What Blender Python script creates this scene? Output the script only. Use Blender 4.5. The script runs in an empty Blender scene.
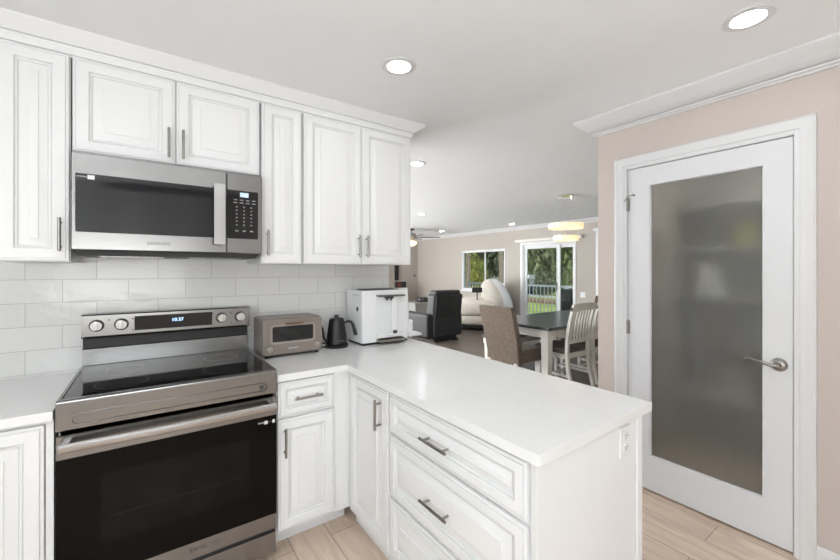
import bpy, bmesh, math, random
from mathutils import Vector, Matrix
PI = math.pi
random.seed(7)
SC = bpy.context.scene
COL = SC.collection

# ------------------------------------------------------------------ camera, sky, sun, exposure
EYE = 1.4415
cd = bpy.data.cameras.new('camera'); cam = bpy.data.objects.new('camera', cd); COL.objects.link(cam)
cam.location = (0, 0, EYE)
cam.rotation_euler = (PI/2, 0, -math.atan2(270, 378))
cd.sensor_fit = 'HORIZONTAL'; cd.sensor_width = 36.0
cd.lens = 36.0*378/840
cd.shift_x = 0.0; cd.shift_y = -10/840
cd.clip_start = 0.02; cd.clip_end = 300
SC.camera = cam

w = bpy.data.worlds.new('sky_world'); SC.world = w; w.use_nodes = True
wn = w.node_tree.nodes; wl = w.node_tree.links
sky = wn.new('ShaderNodeTexSky'); sky.sky_type = 'NISHITA'; sky.sun_disc = False
sky.sun_elevation = math.radians(50); sky.sun_rotation = math.radians(200)
bg = wn['Background']; bg.inputs['Strength'].default_value = 0.12
wl.new(sky.outputs['Color'], bg.inputs['Color'])
sd = bpy.data.lights.new('sun', 'SUN'); sd.energy = 1.9; sd.angle = 0.01; sd.color = (1, .95, .86)
so = bpy.data.objects.new('sun', sd); COL.objects.link(so)
so.location = (0, 0, 12)
so.rotation_euler = Vector((0.75, 0.35, -1.0)).to_track_quat('-Z', 'Y').to_euler()

LAMP = 23.0          # radiance of the recessed LED discs
VS = SC.view_settings
VS.view_transform = 'Standard'; VS.look = 'None'; VS.gamma = 1.0; VS.use_curve_mapping = False
VS.exposure = 1.12
def area(name, loc, d, sx, sy, en, col=(1, 1, 1)):
    ad = bpy.data.lights.new(name, 'AREA'); ad.shape = 'RECTANGLE'; ad.size = sx; ad.size_y = sy; ad.energy = en; ad.color = col
    ao = bpy.data.objects.new(name, ad); COL.objects.link(ao); ao.location = loc
    ao.rotation_euler = Vector(d).to_track_quat('-Z', 'Y').to_euler()
# fill lamps added out of view along the kitchen and living room walls
area('kitchen_back_fill', (-.35, -1.56, 1.27), (0, 1, 0), 1.5, .62, 7.8, (.91, .96, 1))
area('kitchen_side_fill', (-1.46, .2, 1.55), (1, 0, 0), 1.7, 1.3, 9.5, (.91, .96, 1))
area('living_west_fill', (-1.45, 6.4, 1.25), (1, 0, .2), 6.5, 2.0, 130, (.91, .96, 1))
area('living_north_fill', (2.45, 10.44, 1.25), (.1, -1, .4), 1.3, 2.0, 100, (.91, .96, 1))
# upward fill lamps added out of view to brighten the ceilings
area('kitchen_ceiling_fill', (-.45, -.95, 1.15), (0, 0, 1), .7, .7, 15, (.92, .965, 1))
area('pantry_fill', (3.25, .6, 2.44), (0, 0, -1), .25, .25, 3.0, (1, .97, .9))  # added lamp, brightens the pantry behind the frosted glass
area('living_ceiling_fill', (.1, 8.0, .35), (0, 0, 1), 1.2, 1.6, 200, (.92, .965, 1))

# ------------------------------------------------------------------ materials
def mat(name, col, rough=.5, metal=0.0, var=.04, vscale=6.0, bump=0.0, bscale=60.0, emit=None, estr=0, coat=0.0, stretch=None, spec=None, trans=0.0, ior=None, rvar=0.0, sheen=0.0):
    m = bpy.data.materials.new(name); m.use_nodes = True
    n = m.node_tree.nodes; l = m.node_tree.links; b = n['Principled BSDF']
    tc = n.new('ShaderNodeTexCoord'); mp = n.new('ShaderNodeMapping')
    l.new(tc.outputs['Object'], mp.inputs['Vector'])
    if stretch: mp.inputs['Scale'].default_value = stretch
    ns = n.new('ShaderNodeTexNoise'); ns.inputs['Scale'].default_value = vscale; ns.inputs['Detail'].default_value = 4
    l.new(mp.outputs['Vector'], ns.inputs['Vector'])
    rp = n.new('ShaderNodeValToRGB')
    rp.color_ramp.elements[0].position = .3; rp.color_ramp.elements[1].position = .7
    rp.color_ramp.elements[0].color = tuple(max(0, c*(1-var)) for c in col)+(1,)
    rp.color_ramp.elements[1].color = tuple(min(1, c*(1+var)) for c in col)+(1,)
    l.new(ns.outputs['Fac'], rp.inputs['Fac']); l.new(rp.outputs['Color'], b.inputs['Base Color'])
    b.inputs['Roughness'].default_value = rough; b.inputs['Metallic'].default_value = metal
    if rvar:
        mr = n.new('ShaderNodeMapRange'); mr.inputs['To Min'].default_value = rough-rvar; mr.inputs['To Max'].default_value = rough+rvar
        l.new(ns.outputs['Fac'], mr.inputs['Value']); l.new(mr.outputs['Result'], b.inputs['Roughness'])
    if bump:
        n2 = n.new('ShaderNodeTexNoise'); n2.inputs['Scale'].default_value = bscale; n2.inputs['Detail'].default_value = 5
        l.new(mp.outputs['Vector'], n2.inputs['Vector'])
        bp = n.new('ShaderNodeBump'); bp.inputs['Strength'].default_value = bump; bp.inputs['Distance'].default_value = .01
        l.new(n2.outputs['Fac'], bp.inputs['Height']); l.new(bp.outputs['Normal'], b.inputs['Normal'])
    if emit:
        b.inputs['Emission Color'].default_value = tuple(emit)+(1,); b.inputs['Emission Strength'].default_value = estr
    if coat: b.inputs['Coat Weight'].default_value = coat; b.inputs['Coat Roughness'].default_value = .05
    if spec is not None: b.inputs['Specular IOR Level'].default_value = spec
    if trans: b.inputs['Transmission Weight'].default_value = trans
    if ior: b.inputs['IOR'].default_value = ior
    if sheen: b.inputs['Sheen Weight'].default_value = sheen
    return m

M = {}
M['cab'] = mat('white_cabinet_paint', (.86, .86, .855), .34, var=.012, vscale=3, bump=.02, bscale=90, stretch=(1, 1, .15))
M['wall_white'] = mat('white_wall_paint', (.84, .835, .82), .7, var=.012)
M['ceil'] = mat('ceiling_paint', (.91, .915, .92), .8, var=.008, bump=.03, bscale=120)
M['beige'] = mat('beige_wall_paint', (.60, .525, .48), .62, var=.015, vscale=2, bump=.03, bscale=160)
M['tan'] = mat('tan_wall_paint', (.47, .425, .375), .62, var=.015, vscale=2, bump=.03, bscale=160)
M['trim'] = mat('white_trim_paint', (.75, .75, .75), .32, var=.01, vscale=2)
M['door'] = mat('white_door_paint', (.74, .745, .755), .35, var=.01, vscale=2)
M['steel'] = mat('brushed_stainless_steel', (.285, .28, .275), .24, 1.0, var=.025, vscale=3, stretch=(.5, 60, 90), rvar=.02)
M['steel_h'] = mat('bright_satin_steel', (.50, .495, .49), .24, 1.0, var=.02, vscale=3, stretch=(.5, 60, 90))
M['steel_d'] = mat('darker_stainless_steel', (.24, .235, .23), .3, 1.0, var=.03, vscale=3, stretch=(.5, 60, 90))
M['nickel'] = mat('brushed_nickel', (.33, .315, .295), .3, 1.0, var=.06, vscale=20)
M['chrome'] = mat('polished_chrome', (.75, .75, .75), .1, 1.0, var=.02)
M['bglass'] = mat('black_glass', (.010, .009, .009), .05, var=.1, vscale=2, spec=.5)
M['oglass'] = mat('black_oven_glass', (.005, .004, .0035), .07, var=.2, vscale=2, spec=.1)
M['owin'] = mat('oven_window_glass', (.0085, .007, .006), .08, var=.3, vscale=8, spec=.12)
M['owin2'] = mat('oven_rack_behind_glass', (.03, .026, .022), .2, var=.1, spec=.2)
M['mglass'] = mat('microwave_window_glass', (.012, .012, .013), .05, var=.1, vscale=2, spec=.4)
M['black'] = mat('matte_black_plastic', (.014, .014, .014), .45, var=.2, vscale=10)
M['kblack'] = mat('satin_black_enamel', (.009, .009, .010), .42, var=.1, vscale=10)
M['dgrey'] = mat('dark_grey_plastic', (.05, .05, .05), .45, var=.1)
M['led'] = mat('led_diffuser', (1, 1, 1), .5, emit=(.94, .97, 1), estr=LAMP)
M['ledfar'] = M['led']
M['crystal'] = mat('lit_crystal', (.9, .82, .68), .2, var=.2, vscale=60, emit=(1, .70, .38), estr=.30)
M['bulbglass'] = mat('fan_light_glass', (.9, .85, .7), .3, emit=(1, .82, .48), estr=.6)
M['disp'] = mat('blue_display', (.1, .15, .2), .3, emit=(.42, .62, 1.0), estr=1.6)
M['dispm'] = mat('microwave_display', (.2, .25, .3), .3, emit=(.45, .58, .85), estr=.55)
M['ink'] = mat('grey_printed_lettering', (.28, .28, .28), .5)
M['inkd'] = mat('dark_printed_lettering', (.10, .10, .10), .5)
M['inkl'] = mat('pale_printed_lettering', (.8, .8, .8), .5)
M['greige'] = mat('greige_enamel', (.235, .20, .175), .38, var=.04, vscale=8)
M['greige_l'] = mat('pale_greige_enamel', (.35, .305, .27), .35, var=.03)
M['bronze'] = mat('brown_bronze', (.20, .13, .08), .35, .6, var=.1)
M['wplast'] = mat('white_glossy_plastic', (.86, .865, .87), .22, var=.01)
M['wplast2'] = mat('pale_grey_plastic', (.80, .81, .82), .3, var=.01)
M['outlet'] = mat('white_outlet_plastic', (.82, .82, .81), .35, var=.01)
M['tweed'] = mat('brown_tweed_fabric', (.15, .11, .082), .9, var=.5, vscale=75, bump=.3, bscale=260, sheen=.2)
M['seatgrey'] = mat('taupe_seat_fabric', (.13, .10, .088), .9, var=.2, vscale=120, bump=.2, bscale=200)
M['cream_wood'] = mat('cream_painted_wood', (.77, .735, .68), .5, var=.05, vscale=10, stretch=(1, 1, .2))
M['tabletop'] = mat('dark_stained_wood', (.048, .051, .056), .24, var=.65, vscale=5, stretch=(.3, 2.6, 2.6), bump=.05, bscale=20)
M['leather'] = mat('charcoal_leather', (.022, .021, .021), .5, var=.15, vscale=14, bump=.1, bscale=60)
M['cream'] = mat('cream_leather', (.70, .64, .56), .45, var=.04, vscale=6, bump=.03)
M['shell'] = mat('white_gloss_shell', (.86, .86, .84), .2, var=.01)
M['walnut'] = mat('dark_walnut', (.06, .035, .022), .4, var=.3, vscale=8, stretch=(.3, 6, 6))
M['redbrown'] = mat('red_brown_wood', (.16, .04, .025), .4, var=.2)
M['sidegrey'] = mat('grey_painted_wood', (.27, .27, .25), .5, var=.05)
M['leaf_d'] = mat('dark_green_leaf', (.075, .095, .04), .5, var=.45, vscale=1.5)
M['leaf_m'] = mat('green_leaf', (.13, .165, .055), .5, var=.45, vscale=1.5)
M['leaf_y'] = mat('yellow_green_leaf', (.36, .36, .06), .5, var=.35, vscale=1.5)
M['bark'] = mat('grey_bark', (.20, .16, .12), .9, var=.3, vscale=12, bump=.5, bscale=30)
M['bedsoil'] = mat('brown_planting', (.20, .11, .06), .9, var=.4, vscale=9, bump=.4)
M['concrete'] = mat('grey_concrete', (.45, .44, .42), .8, var=.08, vscale=5, bump=.1)
M['rail'] = mat('white_railing_paint', (.8, .8, .78), .4, var=.02)
M['stucco'] = mat('pale_green_stucco', (.33, .38, .33), .85, var=.05, bump=.1)
M['winpane'] = mat('dark_window_glass', (.05, .07, .08), .1, var=.2)
M['carblue'] = mat('pale_blue_car_paint', (.35, .45, .58), .25, .3, var=.02, coat=.8)
M['cargrey'] = mat('grey_car_paint', (.40, .42, .43), .25, .3, var=.02, coat=.8)
M['rubber'] = mat('tyre_rubber', (.02, .02, .02), .8, var=.1)
M['pantry'] = mat('pantry_wall_paint', (.50, .49, .46), .7, var=.02)

def clear_glass():
    m = bpy.data.materials.new('clear_window_glass'); m.use_nodes = True
    n = m.node_tree.nodes; l = m.node_tree.links; n.clear()
    out = n.new('ShaderNodeOutputMaterial'); mx = n.new('ShaderNodeMixShader')
    t = n.new('ShaderNodeBsdfTransparent'); g = n.new('ShaderNodeBsdfGlossy'); fr = n.new('ShaderNodeFresnel')
    ns = n.new('ShaderNodeTexNoise'); ns.inputs['Scale'].default_value = 2
    mr = n.new('ShaderNodeMapRange'); mr.inputs['To Min'].default_value = .0; mr.inputs['To Max'].default_value = .02
    l.new(ns.outputs['Fac'], mr.inputs['Value']); l.new(mr.outputs['Result'], g.inputs['Roughness'])
    t.inputs['Color'].default_value = (.93, .96, .95, 1); fr.inputs['IOR'].default_value = 1.2
    l.new(fr.outputs['Fac'], mx.inputs['Fac']); l.new(t.outputs[0], mx.inputs[1]); l.new(g.outputs[0], mx.inputs[2])
    l.new(mx.outputs[0], out.inputs['Surface'])
    return m
M['glass'] = clear_glass()

def frosted():
    m = mat('reeded_frosted_glass', (.66, .67, .65), .36, var=.05, vscale=3, coat=1.0, trans=.93, ior=1.2, stretch=(1, 60, .4))
    b = m.node_tree.nodes['Principled BSDF']; b.inputs['Coat Roughness'].default_value = .03
    return m
M['frost'] = frosted()

def tile_mat():
    m = mat('glazed_subway_tile', (.80, .80, .785), .12)
    n = m.node_tree.nodes; l = m.node_tree.links; b = n['Principled BSDF']
    tc = n.new('ShaderNodeTexCoord'); sp = n.new('ShaderNodeSeparateXYZ'); cb = n.new('ShaderNodeCombineXYZ')
    ax = n.new('ShaderNodeMath'); ax.inputs[1].default_value = .3675
    az = n.new('ShaderNodeMath'); az.inputs[1].default_value = -.922
    geo = n.new('ShaderNodeNewGeometry')
    l.new(geo.outputs['Position'], sp.inputs[0]); l.new(sp.outputs['X'], ax.inputs[0]); l.new(sp.outputs['Z'], az.inputs[0])
    l.new(ax.outputs[0], cb.inputs['X']); l.new(az.outputs[0], cb.inputs['Y'])
    br = n.new('ShaderNodeTexBrick'); br.offset = .5; br.offset_frequency = 2
    for k, v in (('Scale', 1), ('Mortar Size', .0022), ('Mortar Smooth', .25), ('Bias', 0), ('Brick Width', .271), ('Row Height', .1175)): br.inputs[k].default_value = v
    br.inputs['Color1'].default_value = (.80, .80, .785, 1); br.inputs['Color2'].default_value = (.75, .75, .735, 1); br.inputs['Mortar'].default_value = (.60, .595, .58, 1)
    l.new(cb.outputs[0], br.inputs['Vector']); l.new(br.outputs['Color'], b.inputs['Base Color'])
    ns = n.new('ShaderNodeTexNoise'); ns.inputs['Scale'].default_value = 14; ns.inputs['Detail'].default_value = 2
    l.new(cb.outputs[0], ns.inputs['Vector'])
    mu = n.new('ShaderNodeMath'); mu.operation = 'MULTIPLY_ADD'; mu.inputs[1].default_value = -1.2
    l.new(br.outputs['Fac'], mu.inputs[0]); l.new(ns.outputs['Fac'], mu.inputs[2])
    bp = n.new('ShaderNodeBump'); bp.inputs['Strength'].default_value = .35; bp.inputs['Distance'].default_value = .006
    l.new(mu.outputs[0], bp.inputs['Height']); l.new(bp.outputs['Normal'], b.inputs['Normal'])
    b.inputs['Roughness'].default_value = .14
    return m
M['tile'] = tile_mat()

def plank_mat(name, c1, c2, gap, wd, ln, rough):
    m = mat(name, c1, rough)
    n = m.node_tree.nodes; l = m.node_tree.links; b = n['Principled BSDF']
    geo = n.new('ShaderNodeNewGeometry'); sp = n.new('ShaderNodeSeparateXYZ'); cb = n.new('ShaderNodeCombineXYZ')
    l.new(geo.outputs['Position'], sp.inputs[0]); l.new(sp.outputs['Y'], cb.inputs['X']); l.new(sp.outputs['X'], cb.inputs['Y'])
    br = n.new('ShaderNodeTexBrick'); br.offset = .37; br.offset_frequency = 2
    for k, v in (('Scale', 1), ('Mortar Size', .0018), ('Mortar Smooth', .1), ('Bias', 0), ('Brick Width', ln), ('Row Height', wd)): br.inputs[k].default_value = v
    br.inputs['Color1'].default_value = tuple(c1)+(1,); br.inputs['Color2'].default_value = tuple(c2)+(1,); br.inputs['Mortar'].default_value = tuple(gap)+(1,)
    l.new(cb.outputs[0], br.inputs['Vector'])
    mp = n.new('ShaderNodeMapping'); mp.inputs['Scale'].default_value = (2.2, 16, 1); l.new(cb.outputs[0], mp.inputs['Vector'])
    ns = n.new('ShaderNodeTexNoise'); ns.inputs['Scale'].default_value = 1.6; ns.inputs['Detail'].default_value = 6; ns.inputs['Distortion'].default_value = .6
    l.new(mp.outputs[0], ns.inputs['Vector'])
    rp = n.new('ShaderNodeValToRGB'); rp.color_ramp.elements[0].position = .3; rp.color_ramp.elements[1].position = .72
    rp.color_ramp.elements[0].color = (.78, .75, .72, 1); rp.color_ramp.elements[1].color = (1.06, 1.05, 1.05, 1)
    l.new(ns.outputs['Fac'], rp.inputs['Fac'])
    mx = n.new('ShaderNodeMix'); mx.data_type = 'RGBA'; mx.blend_type = 'MULTIPLY'; mx.inputs['Factor'].default_value = 1
    l.new(br.outputs['Color'], mx.inputs['A']); l.new(rp.outputs['Color'], mx.inputs['B']); l.new(mx.outputs['Result'], b.inputs['Base Color'])
    return m
M['floor_k'] = plank_mat('pale_oak_plank_floor', (.78, .64, .52), (.70, .56, .445), (.28, .20, .14), .2, 1.2, .38)
M['floor_l'] = plank_mat('grey_brown_plank_floor', (.20, .155, .125), (.15, .118, .096), (.05, .04, .03), .18, 1.2, .35)

def quartz():
    m = mat('white_quartz', (.86, .86, .85), .19, var=.012, vscale=4)
    n = m.node_tree.nodes; l = m.node_tree.links; b = n['Principled BSDF']
    tc = n.new('ShaderNodeNewGeometry')
    ns = n.new('ShaderNodeTexNoise'); ns.inputs['Scale'].default_value = 3.2; ns.inputs['Detail'].default_value = 8; ns.inputs['Distortion'].default_value = 1.2
    l.new(tc.outputs['Position'], ns.inputs['Vector'])
    rp = n.new('ShaderNodeValToRGB'); e = rp.color_ramp.elements
    e[0].position = .46; e[0].color = (.87, .87, .86, 1); e[1].position = .54; e[1].color = (.87, .87, .86, 1)
    k = e.new(.5); k.color = (.85, .85, .84, 1)
    l.new(ns.outputs['Fac'], rp.inputs['Fac']); l.new(rp.outputs['Color'], b.inputs['Base Color'])
    return m
M['quartz'] = quartz()

def grass():
    m = mat('lawn_grass', (.25, .30, .07), .9, var=.35, vscale=.8, bump=.5, bscale=25)
    return m
M['grass'] = grass()

# ------------------------------------------------------------------ mesh helpers
OFF = {}
class MB:
    def __init__(s): s.bm = bmesh.new()
    def box(s, x0, y0, z0, x1, y1, z1, r=0, seg=2, rot=None, piv=None, taper=None):
        g = bmesh.ops.create_cube(s.bm, size=1); vs = g['verts']
        for v in vs:
            v.co = Vector(((x0+x1)/2+v.co.x*(x1-x0), (y0+y1)/2+v.co.y*(y1-y0), (z0+z1)/2+v.co.z*(z1-z0)))
        if taper:
            c = Vector(((x0+x1)/2, (y0+y1)/2, 0))
            for v in vs:
                if v.co.z < (z0+z1)/2: v.co.x = c.x+(v.co.x-c.x)*taper; v.co.y = c.y+(v.co.y-c.y)*taper
        if r:
            es = list({e for v in vs for e in v.link_edges})
            res = bmesh.ops.bevel(s.bm, geom=es, offset=r, segments=seg, affect='EDGES', profile=.5)
            vs = list({v for f in res['faces'] for v in f.verts} | {v for v in vs if v.is_valid})
        if rot is not None:
            p = Vector(piv) if piv is not None else Vector(((x0+x1)/2, (y0+y1)/2, (z0+z1)/2))
            R = Matrix.Rotation(rot[0], 3, rot[1])
            for v in vs: v.co = p+R @ (v.co-p)
        return vs
    def cyl(s, p0, p1, r0, r1=None, seg=20):
        p0 = Vector(p0); p1 = Vector(p1); r1 = r0 if r1 is None else r1
        d = p1-p0; q = d.to_track_quat('Z', 'Y')
        a = []; b = []
        for i in range(seg):
            t = 2*PI*i/seg; c = Vector((math.cos(t), math.sin(t), 0))
            a.append(s.bm.verts.new(p0+q @ (c*r0))); b.append(s.bm.verts.new(p1+q @ (c*r1)))
        for i in range(seg):
            j = (i+1) % seg; s.bm.faces.new((a[i], a[j], b[j], b[i]))
        s.bm.faces.new(a[::-1]); s.bm.faces.new(b)
    def lathe(s, prof, c=(0, 0, 0), axis='Z', seg=32):
        c = Vector(c); rings = []
        for (r, h) in prof:
            ring = []
            for i in range(seg):
                t = 2*PI*i/seg; x, y = r*math.cos(t), r*math.sin(t)
                p = Vector((x, y, h)) if axis == 'Z' else (Vector((x, h, y)) if axis == 'Y' else Vector((h, x, y)))
                ring.append(s.bm.verts.new(c+p))
            rings.append(ring)
        for a, b in zip(rings, rings[1:]):
            for i in range(seg):
                j = (i+1) % seg; s.bm.faces.new((a[i], a[j], b[j], b[i]))
        s.bm.faces.new(rings[0][::-1]); s.bm.faces.new(rings[-1])
    def tube(s, pts, r, seg=10, r1=None):
        pts = [Vector(p) for p in pts]; rings = []
        n = len(pts)
        for k, p in enumerate(pts):
            d = (pts[min(k+1, n-1)]-pts[max(k-1, 0)]).normalized(); q = d.to_track_quat('Z', 'Y')
            rr = r if r1 is None else r+(r1-r)*k/(n-1)
            rings.append([s.bm.verts.new(p+q @ Vector((math.cos(2*PI*i/seg)*rr, math.sin(2*PI*i/seg)*rr, 0))) for i in range(seg)])
        for a, b in zip(rings, rings[1:]):
            best = min(range(seg), key=lambda o: sum((a[i].co-b[(i+o) % seg].co).length for i in range(0, seg, 2)))
            for i in range(seg):
                j = (i+1) % seg; s.bm.faces.new((a[i], a[j], b[(j+best) % seg], b[(i+best) % seg]))
        s.bm.faces.new(rings[0][::-1]); s.bm.faces.new(rings[-1])
    def prism(s, pts, f):                       # pts 2-D, f(p, k) -> 3-D at the two ends k = 0, 1
        a = [s.bm.verts.new(f(p, 0)) for p in pts]; b = [s.bm.verts.new(f(p, 1)) for p in pts]
        n = len(pts)
        for i in range(n):
            j = (i+1) % n; s.bm.faces.new((a[i], a[j], b[j], b[i]))
        s.bm.faces.new(a[::-1]); s.bm.faces.new(b)
    def rings(s, loops, cap0=True, cap1=True):
        vs = [[s.bm.verts.new(p) for p in lp] for lp in loops]
        for a, b in zip(vs, vs[1:]):
            n = len(a)
            for i in range(n):
                j = (i+1) % n; s.bm.faces.new((a[i], a[j], b[j], b[i]))
        if cap0: s.bm.faces.new(vs[0][::-1])
        if cap1: s.bm.faces.new(vs[-1])
    def ell(s, c, rx, ry, rz, R=None, u=24, v=14, flat=1.0):
        g = bmesh.ops.create_uvsphere(s.bm, u_segments=u, v_segments=v, radius=1)
        for p in g['verts']:
            q = Vector([math.copysign(abs(k)**flat, k) for k in p.co])
            q = Vector((q.x*rx, q.y*ry, q.z*rz))
            if R is not None: q = R @ q
            p.co = Vector(c)+q
    def xf(s, mtx):
        bmesh.ops.transform(s.bm, matrix=mtx, verts=s.bm.verts[:])
    def build(s, name, m, parent=None, smooth=True, angle=35):
        bm = s.bm
        bmesh.ops.recalc_face_normals(bm, faces=bm.faces[:])
        me = bpy.data.meshes.new(name)
        if parent is not None: off = OFF[parent]
        else:
            xs = [v.co for v in bm.verts]
            lo = [min(c[i] for c in xs) for i in range(3)]; hi = [max(c[i] for c in xs) for i in range(3)]
            off = Vector(((lo[0]+hi[0])/2, (lo[1]+hi[1])/2, lo[2]))
        bmesh.ops.translate(bm, verts=bm.verts[:], vec=-off)
        if smooth:
            for f in bm.faces: f.smooth = True
            for e in bm.edges:
                if len(e.link_faces) == 2 and e.calc_face_angle(0) > math.radians(angle): e.smooth = False
        bm.to_mesh(me); bm.free(); me.materials.append(m)
        o = bpy.data.objects.new(name, me); COL.objects.link(o)
        if smooth:
            wm = o.modifiers.new('weighted_normals', 'WEIGHTED_NORMAL'); wm.keep_sharp = True; wm.weight = 80
        if parent is not None: o.parent = parent
        else: o.location = off
        OFF[o] = off
        return o

def tag(o, label=None, cat=None, group=None, kind=None):
    if label: o['label'] = label
    if cat: o['category'] = cat
    if group: o['group'] = group
    if kind: o['kind'] = kind
    return o
def thing(name, label, cat, loc, group=None, kind=None):
    o = bpy.data.objects.new(name, None); COL.objects.link(o); o.location = loc; o.empty_display_size = .1
    OFF[o] = Vector(loc)
    return tag(o, label, cat, group, kind)
def copy_tree(o, parent=None):
    c = o.copy(); COL.objects.link(c)
    if parent is not None: c.parent = parent
    OFF[c] = OFF[o]
    for ch in [x for x in COL.objects if x.parent == o]: copy_tree(ch, c)
    return c
def box(name, m, b, parent=None, r=0, label=None, seg=2):
    k = MB(); k.box(*b, r=r, seg=seg); o = k.build(name, m, parent)
    if label: o['label'] = label
    return o
def struct(o): o['kind'] = 'structure'; return o
def text(name, body, size, pos, R, m, parent, depth=.0006, align='CENTER'):
    cu = bpy.data.curves.new(name, 'FONT'); cu.body = body; cu.size = size; cu.extrude = depth
    cu.align_x = align; cu.align_y = 'CENTER'; cu.resolution_u = 2
    t = bpy.data.objects.new('tmp', cu); COL.objects.link(t)
    dg = bpy.context.evaluated_depsgraph_get()
    me = bpy.data.meshes.new_from_object(t.evaluated_get(dg)); me.name = name
    bpy.data.objects.remove(t); bpy.data.curves.remove(cu)
    me.transform(Matrix.Translation(Vector(pos)-OFF[parent]) @ R.to_4x4())
    me.materials.clear(); me.materials.append(m)
    o = bpy.data.objects.new(name, me); COL.objects.link(o); o.parent = parent; OFF[o] = OFF[parent]
    return o
RX = Matrix.Rotation(PI/2, 3, 'X')            # text facing -Y

# ------------------------------------------------------------------ the setting
CZ = 2.50
TY = 2.654
DX = 2.6436
FX = 7.4
NY = 10.5
def sbox(name, m, b): return struct(box(name, m, b))
k = MB(); k.prism([(-1.6, -1.7), (2.79, -1.7), (2.79, 1.60), (1.643, 1.60), (1.643, TY+.05), (-1.6, TY+.05)], lambda p, e: Vector((p[0], p[1], -.1 if e == 0 else 0))); struct(k.build('floor', M['floor_k']))
k = MB(); k.prism([(1.643, 1.60), (FX+.15, 1.60), (FX+.15, NY+.15), (-1.6, NY+.15), (-1.6, TY+.05), (1.643, TY+.05)], lambda p, e: Vector((p[0], p[1], -.1 if e == 0 else 0))); struct(k.build('floor_living', M['floor_l']))
k = MB(); k.box(2.79, 1.33, -.1, FX+.15, 1.60, 0); struct(k.build('floor_dining', M['floor_l']))
sbox('ceiling', M['ceil'], (-1.6, -1.7, CZ, FX+.3, NY+.3, CZ+.12))
sbox('wall_left', M['wall_white'], (-1.6, -1.7, 0, -1.5, NY, CZ))
sbox('wall_range', M['tan'], (-1.5, TY+.008, 0, 1.643, TY+.15, CZ))
struct(box('wall_backsplash', M['tile'], (-1.5, TY, .60, 1.585, TY+.008, 1.62)))
sbox('wall_north', M['tan'], (-1.6, NY, 0, FX+.15, NY+.15, CZ))
# wall behind the camera, with an opening added to match the fill lamp
k = MB(); k.box(-1.5, -1.7, 0, -1.12, -1.6, CZ); k.box(.42, -1.7, 0, 2.79, -1.6, CZ); k.box(-1.12, -1.7, 0, .42, -1.6, .94); k.box(-1.12, -1.7, 1.60, .42, -1.6, CZ)
struct(k.build('wall_back', M['wall_white']))
# pantry wall with the door opening
D0, D1, DH = .455, 1.272, 2.122
k = MB()
k.box(DX, -1.6, 0, DX+.12, D0-.012, CZ); k.box(DX, D1+.012, 0, DX+.12, 1.48, CZ); k.box(DX, D0-.012, DH+.01, DX+.12, D1+.012, CZ)
struct(k.build('wall_pantry', M['beige']))
sbox('wall_dining', M['tan'], (DX+.12, 1.33, 0, FX, 1.48, CZ))
# pantry interior
k = MB(); k.box(3.95, -.3, 0, 4.05, 1.33, CZ); k.box(DX+.12, -.4, 0, 4.05, -.3, CZ)
struct(k.build('wall_pantry_inside', M['pantry']))
k = MB(); k.box(2.79, -.3, -.1, 3.95, 1.33, 0); struct(k.build('floor_pantry', M['floor_k']))
# far wall with window, sliding door and side window openings
WY0, WY1, WZ0, WZ1 = 6.62, 8.28, .86, 2.0
SY0, SY1, SZ1 = 4.66, 6.04, 2.04
PY0, PY1, PZ0, PZ1 = 3.0, 4.10, .3, 2.16
k = MB(); a, b = FX, FX+.15
k.box(a, 1.33, 0, b, PY0, CZ); k.box(a, PY0, 0, b, PY1, PZ0); k.box(a, PY0, PZ1, b, PY1, CZ)
k.box(a, PY1, 0, b, SY0, CZ); k.box(a, SY0, SZ1, b, SY1, CZ)
k.box(a, SY1, 0, b, WY0, CZ); k.box(a, WY0, 0, b, WY1, WZ0); k.box(a, WY0, WZ1, b, WY1, CZ)
k.box(a, WY1, 0, b, NY, CZ)
struct(k.build('wall_far', M['tan']))

# crown mouldings
def crown_prof(o, d):      # (out, down) profile closing on wall and ceiling
    return [(0, 0), (o, 0), (o, .012*d/.1), (o*.93, .02*d/.1), (o*.86, .03*d/.1), (o*.62, .052*d/.1), (o*.40, .072*d/.1), (o*.30, .076*d/.1), (o*.20, .077*d/.1), (o*.20, .081*d/.1), (o*.27, .082*d/.1), (o*.26, .090*d/.1), (o*.12, .093*d/.1), (o*.10, d), (0, d)]
k = MB(); O = .155; DD = .096
loops = []
for (yy, mit) in ((-1.6, 0), (1.48, 1)):
    loops.append([Vector((DX-p[0], yy+(p[0]*.62 if mit else 0), CZ-p[1])) for p in crown_prof(O, DD)])
loops.append([Vector((FX, 1.48+p[0]*.62, CZ-p[1])) for p in crown_prof(O, DD)])
k.rings(loops); struct(k.build('trim_1', M['trim']))
k = MB(); k.prism(crown_prof(.10, .075), lambda p, e: Vector((FX-p[0], 1.6 if e == 0 else NY, CZ-p[1]))); struct(k.build('trim_2', M['trim']))
k = MB(); k.prism(crown_prof(.10, .075), lambda p, e: Vector((1.7 if e == 0 else FX-.1, NY-p[0], CZ-p[1]))); struct(k.build('trim_3', M['trim']))
# crown above the wall cabinets (runs along the fronts, returns at the open end)
UY, UX1 = 2.262, 1.537
cp = [(0, 0), (1, 0), (1, .010), (.92, .016), (.80, .026), (.55, .044), (.40, .054), (.36, .057), (.36, .060), (.16, .061), (.16, .066), (.28, .067), (.28, .074), (.20, .080), (.18, .100), (.02, .103), (.02, .110), (0, .110)]
k = MB(); of, oe = .058, .105
loops = [[Vector((-.524, UY+.018-p[0]*of, CZ-p[1])) for p in cp], [Vector((UX1-.004+p[0]*oe, UY+.018-p[0]*of, CZ-p[1])) for p in cp], [Vector((UX1-.004+p[0]*oe, TY+.006, CZ-p[1])) for p in cp]]
k.rings(loops); struct(k.build('trim_4', M['cab']))
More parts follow.
